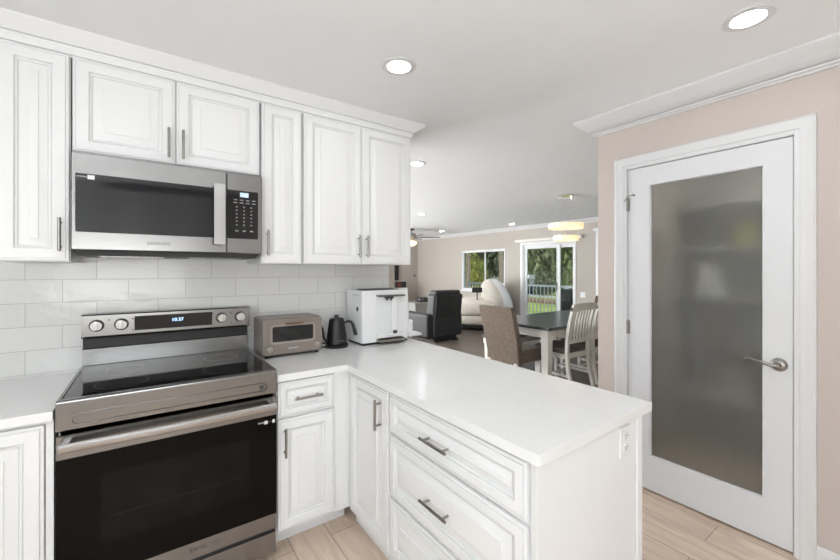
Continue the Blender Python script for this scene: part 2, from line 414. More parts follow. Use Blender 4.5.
# baseboards
def bbp(t=.014, h=.10): return [(0, 0), (t, 0), (t, h*.72), (t*.75, h*.80), (t*.6, h*.93), (t*.3, h), (0, h)]
k = MB(); k.prism(bbp(), lambda p, e: Vector((DX-p[0], -1.6 if e == 0 else .375, p[1]))); struct(k.build('baseboard_pantry', M['trim']))
k = MB(); k.prism(bbp(), lambda p, e: Vector((DX-p[0], 1.352 if e == 0 else 1.48, p[1]))); struct(k.build('baseboard_corner', M['trim']))
k = MB(); k.prism(bbp(), lambda p, e: Vector((FX-p[0], SY1+.08 if e == 0 else NY, p[1]))); struct(k.build('baseboard_far', M['trim']))
k = MB(); k.prism(bbp(), lambda p, e: Vector((1.7 if e == 0 else FX, NY-p[0], p[1]))); struct(k.build('baseboard_north', M['trim']))

# pantry door casing (mitred moulding) and the door itself
k = MB()
prof = [(0, 0), (0, .010), (.006, .013), (.018, .013), (.022, .019), (.044, .019), (.050, .023), (.066, .025), (.076, .018), (.078, 0)]
i0, i1, hz = D0-.004, D1+.004, DH+.004
path = lambda w_: [(i1+w_, 0), (i1+w_, hz+w_), (i0-w_, hz+w_), (i0-w_, 0)]
cols = [[Vector((DX-d, path(wd)[q][0], path(wd)[q][1])) for (wd, d) in prof] for q in range(4)]
k.rings(cols)
k.box(DX-.008, i1-.004, 0, DX+.12, i1+.012, hz); k.box(DX-.008, i0-.012, 0, DX+.12, i0+.004, hz); k.box(DX-.008, i0, hz-.004, DX+.12, i1, hz+.012)
struct(k.build('trim_5', M['trim']))
door = struct(thing('door_1', 'white pantry door with one tall reeded frosted glass pane', 'door', (DX+.02, (D0+D1)/2, 0)))
k = MB(); fx0, fx1 = DX+.002, DX+.042; g0, g1, gz0, gz1 = .576, 1.134, .231, 1.996
def ring_rect(x, a0, a1, b0, b1): return [Vector((x, a0, b0)), Vector((x, a1, b0)), Vector((x, a1, b1)), Vector((x, a0, b1))]
y0, y1, z0, z1 = D0+.004, D1-.004, .012, DH-.004
k.rings([ring_rect(fx0+.020, g0+.005, g1-.005, gz0+.005, gz1-.005), ring_rect(fx0+.008, g0+.002, g1-.002, gz0+.002, gz1-.002), ring_rect(fx0, g0, g1, gz0, gz1), ring_rect(fx0, y0, y1, z0, z1), ring_rect(fx1, y0, y1, z0, z1), ring_rect(fx1, g0, g1, gz0, gz1), ring_rect(fx0+.028, g0+.005, g1-.005, gz0+.005, gz1-.005)], False, False)
k.build('door_frame', M['door'], door)
k = MB(); k.box(fx0+.019, g0+.003, gz0+.003, fx0+.027, g1-.003, gz1-.003); k.build('glass_pane', M['frost'], door)
# lever handle
hy, hzz = .511, .952
k = MB(); k.lathe([(.034, 0), (.034, -.004), (.030, -.010), (.022, -.014), (.013, -.018), (.012, -.044)], (fx0, hy, hzz), 'X', 32)
hd = k.build('handle', M['nickel'], door); hd['label'] = 'brushed nickel lever handle'
k = MB(); k.tube([(fx0-.044, hy-.004, hzz), (fx0-.047, hy+.02, hzz-.002), (fx0-.048, hy+.05, hzz+.006), (fx0-.047, hy+.08, hzz+.014), (fx0-.044, hy+.105, hzz+.016), (fx0-.040, hy+.128, hzz+.010)], .0095, 12, .006); k.build('lever', M['nickel'], hd)
for hz_ in (.22, 1.055, 1.885):
    k = MB(); k.cyl((fx0-.006, D1, hz_-.045), (fx0-.006, D1, hz_+.045), .0065, seg=12)
    k.cyl((fx0-.006, D1, hz_+.045), (fx0-.006, D1, hz_+.052), .0045, seg=10)
    k.box(fx0-.003, D1-.016, hz_-.045, fx0, D1+.016, hz_+.045)
    h = k.build('hinge', M['nickel'], door)
    if hz_ > 1.8:
        k = MB(); k.tube([(fx0-.008, D1-.002, hz_+.052), (fx0-.02, D1-.02, hz_+.056), (fx0-.03, D1-.045, hz_+.056)], .004, 8)
        k.tube([(fx0-.008, D1, hz_+.05), (fx0-.022, D1+.012, hz_+.02)], .0035, 8); k.cyl((fx0-.03, D1-.043, hz_+.056), (fx0-.008, D1-.050, hz_+.056), .006, seg=10)
        k.build('door_stop', M['nickel'], h)
# pantry shelves seen as blurs through the glass
for zz, wh in ((.45, 'lowest'), (.85, 'second lowest'), (1.22, 'middle'), (1.60, 'second highest'), (1.95, 'topmost')):
    tag(box('pantry_shelf', M['trim'], (3.55, -.295, zz, 3.947, 1.325, zz+.025)), wh+' of the blurred pale shelves behind the frosted pantry door glass', 'shelf', 'shelves inside the pantry')

def pantry_item(name, label, cat, x, y, z, prof, m, lid=None):
    t = thing(name, label, cat, (x, y, z), 'pantry goods blurred by the door glass')
    k = MB(); k.lathe(prof, (x, y, z), 'Z', 24); k.build('container', m, t)
    if lid:
        r_, h0, h1 = lid; k = MB(); k.lathe([(r_, h0), (r_, h1), (r_*.9, h1+.004)], (x, y, z), 'Z', 24); k.build('lid', M['greige'], t)
pantry_item('canister', 'blurred pale canister on a pantry shelf, the brightest blur in the glass', 'canister', 3.68, 1.12, 1.245, [(.09, 0), (.095, .02), (.095, .24), (.08, .25)], M['wplast'], (.085, .25, .28))
pantry_item('jar', 'blurred yellowish jar on a pantry shelf behind the upper right of the glass', 'jar', 3.68, .90, 1.625, [(.07, 0), (.075, .02), (.07, .15), (.05, .17)], M['leaf_y'], (.05, .17, .2))
pantry_item('bottle', 'blurred dark bottle on a pantry shelf left of the pale canister', 'bottle', 3.68, 1.26, 1.625, [(.04, 0), (.045, .02), (.045, .18), (.016, .24), (.016, .29)], M['walnut'], (.018, .29, .31))
pantry_item('jar', 'blurred reddish jar on a pantry shelf low in the glass', 'jar', 3.70, 1.10, .875, [(.08, 0), (.085, .02), (.08, .2), (.06, .22)], M['redbrown'], (.06, .22, .25))
pantry_item('basket', 'blurred pale basket low behind the lower middle of the frosted glass', 'basket', 3.70, .98, .475, [(.11, 0), (.13, .02), (.15, .2), (.145, .2)], M['cream'])
# far window, sliding door, side window
def win_frame(mb, x, y0, y1, z0, z1, w_, d0, d1):
    mb.box(x+d0, y0, z0, x+d1, y0+w_, z1); mb.box(x+d0, y1-w_, z0, x+d1, y1, z1)
    mb.box(x+d0, y0+w_, z1-w_, x+d1, y1-w_, z1); mb.box(x+d0, y0+w_, z0, x+d1, y1-w_, z0+w_)
wd = struct(thing('window_1', 'white framed sliding window with two panes looking onto trees', 'window', (FX, (WY0+WY1)/2, WZ0)))
k = MB(); win_frame(k, FX, WY0+.005, WY1-.005, WZ0+.005, WZ1-.005, .03, .005, .09); k.build('frame', M['trim'], wd)
k = MB(); k.box(FX-.02, WY0-.02, WZ0-.03, FX+.03, WY1+.02, WZ0+.004, r=.004); k.build('sill', M['trim'], wd)
mid = 7.36
for (ya, yb, dd) in ((WY0+.035, mid+.03, .05), (mid-.03, WY1-.035, .02)):
    k = MB(); win_frame(k, FX, ya, yb, WZ0+.035, WZ1-.035, .032, dd, dd+.026); s_ = k.build('sash', M['trim'], wd)
    k = MB(); k.box(FX+dd+.01, ya+.025, WZ0+.06, FX+dd+.015, yb-.025, WZ1-.06); k.build('pane', M['glass'], s_)
d2 = struct(thing('door_2', 'white framed sliding glass door onto the balcony', 'door', (FX, (SY0+SY1)/2, 0)))
k = MB(); win_frame(k, FX, SY0+.005, SY1-.005, .0, SZ1-.005, .03, .005, .12); k.build('frame', M['trim'], d2)
k = MB(); k.box(FX-.016, SY1, 0, FX, SY1+.075, SZ1+.07); k.box(FX-.016, SY0-.03, 0, FX, SY0, SZ1+.07); k.box(FX-.016, SY0, SZ1, FX, SY1, SZ1+.07); k.build('casing', M['trim'], d2)
mid = 5.10
for (ya, yb, dd) in ((SY0+.032, mid+.06, .075), (mid-.06, SY1-.032, .03)):
    k = MB(); win_frame(k, FX, ya, yb, .05, SZ1-.032, .06, dd, dd+.035); s_ = k.build('sash', M['trim'], d2)
    k = MB(); k.box(FX+dd+.014, ya+.05, .1, FX+dd+.02, yb-.05, SZ1-.085); k.build('pane', M['glass'], s_)
k = MB(); k.box(FX+.012, mid+.0, .98, FX+.028, mid+.02, 1.16, r=.004); k.build('pull_handle', M['dgrey'], d2)
k = MB(); k.box(FX-.075, SY0-.19, SZ1+.075, FX-.002, SY1+.20, SZ1+.135, r=.006); tag(k.build('window_valance', M['cream_wood']), 'beige blind valance mounted above the sliding glass door', 'valance')
w2 = struct(thing('window_2', 'white framed tall window at the right end of the far wall', 'window', (FX, 3.6, PZ0)))
k = MB(); win_frame(k, FX, PY0+.005, PY1-.005, PZ0+.005, PZ1-.005, .06, .005, .1); k.build('frame', M['trim'], w2)
k = MB(); win_frame(k, FX, PY0-.08, PY1+.08, PZ0-.08, PZ1+.08, .09, -.02, .004); k.box(FX-.05, PY0-.12, PZ1+.08, FX, PY1+.12, PZ1+.13); k.build('casing', M['trim'], w2)
k = MB(); k.box(FX+.04, PY0+.05, PZ0+.05, FX+.046, PY1-.05, PZ1-.05); k.build('pane', M['glass'], w2)

# recessed lights
LIGHTS = [((1.051, 1.66), 'recessed downlight in the ceiling nearest the wall cabinets'),
          ((2.044, .491), 'large recessed downlight in the ceiling in front of the pantry door'),
          ((2.16, 3.075), 'recessed downlight half hidden behind the right end of the wall cabinets'),
          ((4.176, 5.80), 'small recessed downlight in the ceiling above the charcoal recliner'),
          ((6.45, 8.0), 'tiny recessed downlight right of the ceiling fan, farthest from the kitchen'),
          ((6.78, 5.85), 'small recessed downlight in the ceiling between window and chandelier'),
          ((-.35, .85), None), ((.5, -.6), None), ((1.9, -.7), None), ((1.6, 4.8), None), ((3.4, 8.2), None)]  # unlabelled entries are unseen downlights added for more light
for (x, y), lb in LIGHTS:
    t = thing('recessed_light', lb or 'added recessed downlight in the ceiling out of view', 'ceiling light', (x, y, CZ), 'recessed ceiling lights')
    k = MB(); k.lathe([(.058, -.001), (.060, -.006), (.086, -.005), (.092, 0)], (x, y, CZ), 'Z', 40)
    k.build('trim_ring', M['trim'], t)
    k = MB(); k.lathe([(.059, -.0035), (.0585, -.0055), (.05, -.006), (.01, -.0062)], (x, y, CZ), 'Z', 40); k.build('diffuser', M['led'], t)

# ------------------------------------------------------------------ cabinet parts
def panel(mb, T, w_, h_, st=.055, t=.02):
    """raised-panel front: T maps (u, v, depth-out) to the world"""
    def lp(i, d):
        return [T(i, i, d), T(w_-i, i, d), T(w_-i, h_-i, d), T(i, h_-i, d)]
    m_ = min(w_, h_)
    st = min(st, m_*.26)
    rr = min(.034, (m_-2*st)*.24)
    seq = [(0, 0), (0, t-.006), (.002, t-.003), (.006, t-.002), (.009, t-.002), (.0095, t-.0055), (.0125, t-.0055), (.013, t-.0005), (.014, t), (st-.004, t), (st-.002, t-.001), (st, t-.004), (st+.0005, t-.010), (st+.0035, t-.010), (st+.0045, t-.006), (st+.008, t-.0075), (st+.010, t-.011), (st+.0105, t-.0145), (st+.0140, t-.0145), (st+.015, t-.0115), (st+.015+rr, t-.0045), (st+.0155+rr, t-.001), (st+.018+rr, t)]
    mb.rings([lp(i, d) for i, d in seq])
def pull(T, u, v, L, vert, parent, out=.02, off=.033):
    k = MB()
    e = (lambda s_: (u, v+s_)) if vert else (lambda s_: (u+s_, v))
    a = e(-L/2); b = e(L/2)
    k.cyl(T(a[0], a[1], out+off), T(b[0], b[1], out+off), .0062, seg=16)
    for s_ in (-.36*L, .36*L):
        p = e(s_); k.cyl(T(p[0], p[1], out), T(p[0], p[1], out+off), .0048, seg=12)
    o = k.build('handle', M['nickel'], parent); o['label'] = 'brushed nickel bar pull'; return o
def front(name, T, w_, h_, parent, st=.055):
    k = MB(); panel(k, T, w_, h_, st); return k.build(name, M['cab'], parent, angle=28)
def TYm(x0, z0, yb):    # a front facing -Y, u to +X
    return lambda u, v, d: Vector((x0+u, yb-d, z0+v))
def TXm(y0, z0, xb):    # a front facing -X, u towards -Y from y0
    return lambda u, v, d: Vector((xb-d, y0-u, z0+v))

ZB, ZT = 1.478, 2.398
YB = UY+.02
def upper(x0, x1, z0, z1, doors, label):
    t = thing('wall_cabinet', label, 'cabinet', ((x0+x1)/2, (YB+TY)/2, z0))
    k = MB(); k.box(x0+.0015, YB+.002, z0, x1-.0015, TY-.002, z1+.004); k.build('body', M['cab'], t)
    for (a, b, hs) in doors:
        T = TYm(a, z0+.003, YB); d = front('door', T, b-a, z1-z0-.008, t)
        hu = .028 if hs < 0 else (b-a)-.028
        pull(T, hu, .115 if z1-z0 > .6 else .10, .145, True, d)
    return t
upper(-.520, -.287, ZB, ZT, [(-.516, -.291, 1)], 'narrow white wall cabinet left of the microwave, cut by the left edge')
upper(-.285, .509, 1.967, ZT, [(-.279, .104, 1), (.108, .503, -1)], 'short white two-door wall cabinet directly above the microwave')
upper(.512, .748, ZB, ZT, [(.516, .743, -1)], 'narrow white one-door wall cabinet right of the microwave')
upper(.751, 1.538, ZB, ZT, [(.756, 1.1425, 1), (1.1455, 1.535, -1)], 'tall white two-door wall cabinet above the white coffee machine')

t = thing('fridge_cabinet', 'white two-door cabinet across the kitchen, seen mirrored in the microwave window', 'cabinet', (.12, -1.45, 1.62))
k = MB(); k.box(-.46, -1.598, 1.62, .70, -1.372, ZT+.004); k.build('body', M['cab'], t)
for (a, hu) in ((.695, .54), (.115, .03)):
    T = (lambda a: lambda u, v, d: Vector((a-u, -1.37+d, 1.626+v)))(a); d = front('door', T, .570, .765, t); pull(T, hu, .10, .145, True, d)
# base cabinets
def base_body(mb, x0, x1, y0, y1, toe):   # carcass with a recessed toe space on the given side
    mb.box(x0, y0, .10, x1, y1, .878)
    mb.box(x0+(.03 if 'x' in toe else 0), y0+(.085 if 'y' in toe else 0), 0, x1, y1, .101)
FB = 1.985       # back plane of the fronts on the range side
t = thing('base_cabinet', 'white base cabinet left of the stove, cut by the left edge', 'cabinet', (-.7, 2.3, 0))
k = MB(); base_body(k, -1.10, -.297, FB+.002, TY-.002, 'y'); k.box(-.318, FB-.012, .10, -.297, FB+.004, .878); k.build('body', M['cab'], t)
for (a, b, hu) in ((-.706, -.322, .03), (-1.095, -.711, .354)):
    T = TYm(a, .115, FB); d = front('door', T, b-a, .745, t); pull(T, hu, .63, .145, True, d)
t = thing('base_cabinet', 'white base cabinet with one drawer and one door between stove and peninsula', 'cabinet', (.72, 2.3, 0))
k = MB(); base_body(k, .520, .932, FB+.002, TY-.002, 'y'); k.box(.829, FB-.006, .10, .9345, FB+.004, .878); k.build('body', M['cab'], t)
T = TYm(.524, .692, FB); d = front('drawer', T, .302, .178, t, .04); pull(T, .151, .090, .145, False, d)
T = TYm(.524, .115, FB); d = front('door', T, .302, .564, t); pull(T, .032, .455, .145, True, d)
XB = .935
t = thing('base_cabinet', 'white peninsula cabinet with one tall door in the inside corner', 'cabinet', (1.25, 1.75, 0))
k = MB(); base_body(k, XB+.002, 1.553, 1.541, FB, 'x'); k.build('body', M['cab'], t)
T = TXm(1.963, .095, XB); d = front('door', T, .416, .766, t); pull(T, .352, .645, .145, True, d)
t = thing('drawer_cabinet', 'white peninsula cabinet of three wide stacked drawers', 'cabinet', (1.25, 1.13, 0))
k = MB(); base_body(k, XB+.002, 1.553, .722, 1.538, 'x'); k.build('body', M['cab'], t)
for (za, zb) in ((.681, .862), (.384, .666), (.10, .370)):
    T = TXm(1.534, za, XB); d = front('drawer', T, .797, zb-za, t, .046); pull(T, .375, (zb-za)*.46, .165, False, d)
t = thing('end_panel', 'flat white end panel closing the near end of the peninsula', 'panel', (1.23, .71, 0))
k = MB(); k.box(.925, .703, 0, 1.553, .720, .878); k.build('board', M['cab'], t)
k = MB(); k.box(1.520, .692, 0, 1.556, .703, .878, r=.003); k.build('corner_strip', M['cab'], t)
k = MB(); k.box(.918, .697, 0, .934, .703, .878); k.build('corner_strip', M['cab'], t)

# countertops
def slab(name, pts, label):
    k = MB(); k.prism(pts, lambda p, e: Vector((p[0], p[1], .879 if e == 0 else .914)))
    es = [e for e in k.bm.edges]
    bmesh.ops.bevel(k.bm, geom=es, offset=.0025, segments=2, affect='EDGES', profile=.5)
    return tag(k.build(name, M['quartz'], angle=30), label, 'countertop')
slab('countertop', [(-1.10, 1.943), (-.295, 1.943), (-.295, TY-.003), (-1.10, TY-.003)], 'white quartz countertop left of the stove, cut by the left edge')
slab('countertop', [(.518, 1.950), (.896, 1.953), (.898, .676), (1.634, .690), (1.634, TY-.003), (.518, TY-.003)], 'long white quartz peninsula countertop carrying toaster, kettle and coffee machine')

# outlet on the end panel, outlet on the tiles, switch and thermostat
def outlet(T, label, group=None):
    p = T(0, 0, 0); t = thing('power_outlet', label, 'outlet', p)
    k = MB()
    a = [T(-.036, -.058, 0), T(.036, -.058, 0), T(.036, .058, 0), T(-.036, .058, 0)]; b = [T(-.034, -.056, .006), T(.034, -.056, .006), T(.034, .056, .006), T(-.034, .056, .006)]
    k.rings([a, b]); k.build('cover_plate', M['outlet'], t)
    for s_ in (-.021, .021):
        k = MB(); k.rings([[T(math.cos(q*PI/10)*.0165, s_+math.sin(q*PI/10)*.0145, .006) for q in range(20)], [T(math.cos(q*PI/10)*.0155, s_+math.sin(q*PI/10)*.0135, .0085) for q in range(20)]])
        r_ = k.build('receptacle', M['wplast'], t)
        k = MB()
        for u in (-.006, .006): k.rings([[T(u-.0012, s_-.001, .008), T(u+.0012, s_-.001, .008), T(u+.0012, s_+.008, .008), T(u-.0012, s_+.008, .008)], [T(u-.0012, s_-.001, .0091), T(u+.0012, s_-.001, .0091), T(u+.0012, s_+.008, .0091), T(u-.0012, s_+.008, .0091)]])
        k.rings([[T(math.cos(q*PI/4)*.0025, s_-.007+math.sin(q*PI/4)*.0025, .008) for q in range(8)], [T(math.cos(q*PI/4)*.0025, s_-.007+math.sin(q*PI/4)*.0025, .0091) for q in range(8)]])
        k.build('slots', M['dgrey'], r_)
    return t
outlet(lambda u, v, d: Vector((1.434+u, .7028-d, .806+v)), 'white outlet on the end panel of the peninsula under the countertop')
ot = outlet(lambda u, v, d: Vector((1.272+u, TY-.0005-d, 1.215+v)), 'white outlet on the backsplash tiles beside the coffee machine')
t = thing('light_switch', 'white double light switch plate right of the sliding glass door', 'switch', (FX, 4.47, .87))
box('cover_plate', M['outlet'], (FX-.006, 4.41, .86, FX, 4.53, .975), t, r=.002)
for yy in (4.445, 4.495): box('rocker', M['wplast'], (FX-.010, yy-.016, .885, FX-.005, yy+.016, .95), t, r=.001)
t = thing('thermostat', 'small grey thermostat on the wall near the far corner', 'thermostat', (7.27, NY, 1.2))
box('housing', M['ink'], (7.23, NY-.022, 1.20, 7.31, NY, 1.29), t, r=.005); box('screen', M['dgrey'], (7.245, NY-.024, 1.235, 7.295, NY-.021, 1.28), t)

# ------------------------------------------------------------------ microwave
X0, X1, MZ0, MZ1 = -.276, .499, 1.530, 1.950
MY = 2.186
t = thing('microwave', 'stainless steel microwave with black window under the short cabinet', 'microwave', ((X0+X1)/2, 2.42, 1.5))
k = MB(); k.box(X0+.002, MY+.03, MZ0+.005, X1-.002, TY-.003, 1.9655); k.build('body', M['steel_d'], t)
SX = .325                                     # seam between door and control column
def rect(x0, x1, z0, z1, y, r=0, n=4):
    if r <= 0: return [Vector((x0, y, z0)), Vector((x1, y, z0)), Vector((x1, y, z1)), Vector((x0, y, z1))]
    o = []
    for (cx, cz, a) in ((x0+r, z0+r, PI), (x1-r, z0+r, 1.5*PI), (x1-r, z1-r, 0), (x0+r, z1-r, .5*PI)):
        for i in range(n+1): q = a+.5*PI*i/n; o.append(Vector((cx+r*math.cos(q), y, cz+r*math.sin(q))))
    return o
k = MB(); k.rings([rect(X0, SX-.0015, MZ0, MZ1, MY+.03, .004), rect(X0, SX-.0015, MZ0, MZ1, MY+.003, .004), rect(X0+.003, SX-.0045, MZ0+.003, MZ1-.003, MY, .004)])
dr = k.build('door', M['steel'], t)
k = MB(); k.rings([rect(-.262, .276, 1.607, 1.862, MY+.001, .006), rect(-.262, .276, 1.607, 1.862, MY-.0012, .006), rect(-.260, .274, 1.609, 1.860, MY-.002, .006)])
wn_ = k.build('window', M['mglass'], dr)
k = MB()
k.rings([rect(.262, .312, 1.571, 1.878, MY-.044, .006), rect(.262, .312, 1.571, 1.878, MY-.036, .006)])
k.box(.272, MY-.040, 1.578, .300, MY+.002, 1.606, r=.003); k.box(.272, MY-.040, 1.842, .300, MY+.002, 1.870, r=.003)
k.build('handle', M['steel_h'], dr)
text('lettering', 'SAMSUNG', .020, (.035, MY-.0005, 1.567), RX, M['inkd'], dr)
k = MB(); k.box(-.222, MY-.0032, 1.838, -.198, MY-.0018, 1.856); k.build('sticker', M['inkl'], dr)
text('sticker_lettering', 'SAMSUNG', .008, (-.242, MY-.0022, 1.847), RX, M['inkl'], dr)
k = MB(); k.rings([rect(SX+.0015, X1, MZ0, MZ1, MY+.03, .004), rect(SX+.0015, X1, MZ0, MZ1, MY+.003, .004), rect(SX+.0045, X1-.003, MZ0+.003, MZ1-.003, MY, .004)])
cp_ = k.build('control_column', M['steel'], t)
k = MB(); k.rings([rect(SX+.002, .478, 1.607, 1.862, MY+.001, .005), rect(SX+.002, .478, 1.607, 1.862, MY-.002, .005)])
pn = k.build('control_panel', M['bglass'], cp_)
k = MB(); k.box(.388, MY-.0028, 1.828, .430, MY-.0018, 1.852); tag(k.build('display', M['dispm'], cp_))
text('clock_digits', '10:31', .017, (.409, MY-.003, 1.840), RX, M['inkl'], cp_, .0003)
k = MB()
rnd = random.Random(3)
for j, zz in enumerate((1.812, 1.797)):
    for i in range(4): k.box(.357+i*.030, MY-.0026, zz-.0025, .375+i*.030, MY-.0018, zz+.0025)
k.build('function_keys', M['ink'], cp_)
k = MB()
for j in range(6):
    for i in range(3): k.box(.372+i*.036-.004, MY-.0026, 1.775-j*.019-.003, .372+i*.036+.004, MY-.0018, 1.775-j*.019+.003)
k.build('number_keys', M['ink'], cp_)
k = MB()
for i in range(3): k.box(.365+i*.036, MY-.0026, 1.645, .381+i*.036, MY-.0018, 1.652)
k.build('start_keys', M['ink'], cp_)
# underside
k = MB(); k.prism([(MY+.012, MZ0+.006), (TY-.005, MZ0+.006), (TY-.005, MZ0-.022), (MY+.10, MZ0-.022)], lambda p, e: Vector((X0+.01 if e == 0 else X1-.01, p[0], p[1])))
ub = k.build('underside', M['black'], t)
for (a, b) in ((-.20, .06), (.17, .43)):
    k = MB(); k.box(a, MY+.16, MZ0-.0245, b, MY+.30, MZ0-.021)
    for i in range(9): k.box(a+.01, MY+.17+i*.014, MZ0-.0265, b-.01, MY+.175+i*.014, MZ0-.024)
    k.build('grease_filter', M['steel_d'], ub)

# ------------------------------------------------------------------ range
RX0, RX1, RY = -.287, .511, 1.937
t = thing('range', 'freestanding stainless steel electric stove with black glass oven door', 'stove', ((RX0+RX1)/2, 2.3, 0))
k = MB(); k.box(RX0+.004, RY+.03, .03, RX1-.004, TY-.03, .925); k.build('body', M['steel_d'], t)
# cooktop glass and front control band
k = MB(); k.box(RX0+.012, RY+.035, .925, RX1-.012, 2.575, .945, r=.002); ct = k.build('cooktop_glass', M['bglass'], t)
for (cx, cy, rr) in ((-.10, 2.13, .095), (.33, 2.13, .115), (-.10, 2.41, .075), (.33, 2.41, .085)):
    k = MB(); n = 48; a = [Vector((cx+rr*math.cos(2*PI*i/n), cy+rr*math.sin(2*PI*i/n), .9453)) for i in range(n)]; b = [Vector((cx+(rr-.0016)*math.cos(2*PI*i/n), cy+(rr-.0016)*math.sin(2*PI*i/n), .9453)) for i in range(n)]
    k.rings([a, b], False, False); k.build('burner_ring', M['dgrey'], ct)
for xx in (RX0, RX1-.012): box('side_trim', M['steel'], (xx, RY+.012, .93, xx+.012, 2.59, .948), ct, r=.002)
k = MB()
pf = [(RY+.036, .947), (RY+.010, .948), (RY+.002, .944), (RY, .936), (RY, .836), (RY+.036, .830)]
k.prism(pf, lambda p, e: Vector((RX0 if e == 0 else RX1, p[0], p[1])))
fb = k.build('front_band', M['steel'], t)
k = MB(); k.rings([rect(-.245, .468, .851, .893, RY-.0005, .018, 6), rect(-.245, .468, .851, .893, RY-.006, .018, 6), rect(-.241, .464, .855, .889, RY-.006, .016, 6), rect(-.239, .462, .857, .887, RY-.0012, .015, 6)])
k.build('raised_border', M['steel'], fb)
k = MB(); k.lathe([(.011, 0), (.011, -.0025), (.008, -.003)], (.44, RY-.001, .872), 'Y', 20); k.build('badge', M['dgrey'], fb)
k = MB(); k.box(RX0+.01, RY+.03, .806, RX1-.01, RY+.05, .838); k.build('shadow_gap', M['black'], t)
# oven door
k = MB(); k.rings([rect(RX0, RX1, .165, .816, RY+.034, .004), rect(RX0, RX1, .165, .816, RY+.006, .004), rect(RX0+.003, RX1-.003, .168, .813, RY+.002, .004)])
od = k.build('oven_door', M['steel'], t)
k = MB(); k.rings([rect(RX0+.001, RX1-.001, .240, .726, RY+.003, .002), rect(RX0+.001, RX1-.001, .240, .726, RY-.001, .002)]); k.build('door_glass', M['oglass'], od)
k = MB(); k.rings([rect(-.155, .385, .365, .640, RY-.0005, .012), rect(-.155, .385, .365, .640, RY-.0014, .012)]); k.build('window', M['owin'], od)
k = MB(); k.box(-.13, RY-.0018, .465, .36, RY-.0012, .467); k.build('rack_line', M['owin2'], od)
k = MB()
for i in range(4): k.box(-.15+i*.145, RY+.0005, .775, -.05+i*.145, RY+.004, .781)
k.build('vent_slots', M['black'], od)
k = MB(); n = 25
lo, hi = [], []
loops = []
for i in range(n):
    q = i/(n-1); x = RX0+.012+q*(RX1-RX0-.024); bow = .012*(1-(2*q-1)**2); yy = RY-.038-bow
    loops.append([Vector((x, yy-.009, .768+.003)), Vector((x, yy-.011, .782)), Vector((x, yy-.009, .797-.003)), Vector((x, yy-.004, .799)), Vector((x, yy+.004, .795)), Vector((x, yy+.004, .770)), Vector((x, yy-.004, .766))])
k.rings(loops)
for x in (RX0+.03, RX1-.03): k.box(x-.012, RY-.045, .770, x+.012, RY+.004, .795, r=.003)
k.build('handle', M['steel_h'], od)
text('lettering', 'SAMSUNG', .026, (.20, RY+.0012, .205), RX, M['inkd'], od)
k = MB(); k.box(.452, RY-.0022, .690, .468, RY-.0008, .706); k.build('sticker', M['inkl'], od)
k = MB(); k.box(.490, RY-.0022, .690, .502, RY-.0008, .706); k.build('sticker', M['inkl'], od)
text('sticker_lettering', 'Wi-Fi', .012, (.437, RY-.001, .699), RX, M['inkl'], od)
text('sticker_lettering', '- -', .012, (.479, RY-.001, .699), RX, M['inkl'], od)
k = MB(); k.box(RX0+.003, RY+.004, .045, RX1-.003, RY+.034, .147, r=.003); k.build('storage_drawer', M['steel'], t)
for x in (RX0+.05, RX1-.05):
    for y in (RY+.09, TY-.09): k = MB(); k.cyl((x, y, 0), (x, y, .032), .018, seg=14); k.build('levelling_foot', M['black'], t)
# backguard: lower steel, black vent recess, tilted control panel
k = MB(); k.prism([(2.590, .930), (2.590, 1.030), (2.6, 1.034), (TY-.012, 1.034), (TY-.012, .930)], lambda p, e: Vector((RX0+.002 if e == 0 else RX1-.002, p[0], p[1])))
bgd = k.build('backguard', M['steel'], t)
k = MB(); k.box(RX0+.004, 2.606, 1.030, RX1-.004, TY-.014, 1.11); k.build('vent_recess', M['black'], bgd)
k = MB(); k.prism([(2.560, 1.096), (2.556, 1.100), (2.556, 1.206), (2.564, 1.212), (TY-.012, 1.212), (TY-.012, 1.090), (2.572, 1.088)], lambda p, e: Vector((RX0+.002 if e == 0 else RX1-.002, p[0], p[1])))
cpn = k.build('control_panel', M['steel'], t)
def TPn(x, v, d):      # on the tilted control face: v up from z = 1.10, d outwards
    return Vector((x, 2.556-d, 1.100+v))
k = MB(); k.rings([[TPn(-.068, .016, -.001), TPn(.302, .016, -.001), TPn(.302, .092, -.001), TPn(-.068, .092, -.001)], [TPn(-.068, .016, .0022), TPn(.302, .016, .0022), TPn(.302, .092, .0022), TPn(-.068, .092, .0022)]])
k.build('display_glass', M['bglass'], cpn)
text('clock_digits', '10:37', .026, TPn(.128, .060, .0026), RX, M['disp'], cpn, .0003)
k = MB()
for i in range(4):
    for j in range(3): k.box(.175+i*.030, 2.5555, 1.125+j*.022, .187+i*.030, 2.5595, 1.129+j*.022)
for i in range(3): k.box(.10+i*.024, 2.5552, 1.120, .112+i*.024, 2.559, 1.1235)
k.build('touch_marks', M['ink'], cpn)
for x in (-.224, -.123, .352, .454):
    c = TPn(x, .054, 0)
    k = MB(); k.lathe([(.031, .001), (.031, -.003), (.027, -.005)], c, 'Y', 32); kb = k.build('knob', M['dgrey'], cpn)
    k = MB(); k.lathe([(.026, -.004), (.0255, -.024), (.023, -.027)], c, 'Y', 32); k.box(c.x-.006, c.y-.034, c.z-.022, c.x+.006, c.y-.022, c.z+.022, r=.002)
    k.build('knob_cap', M['chrome'], kb)
k = MB()
for x in (-.174, -.075, .305, .403): k.cyl(TPn(x, .080, -.001), TPn(x, .080, .001), .0035, seg=10)
for x in (-.075, .403): k.cyl(TPn(x, .022, -.001), TPn(x, .022, .001), .003, seg=10)
k.build('indicator_dots', M['dgrey'], cpn)

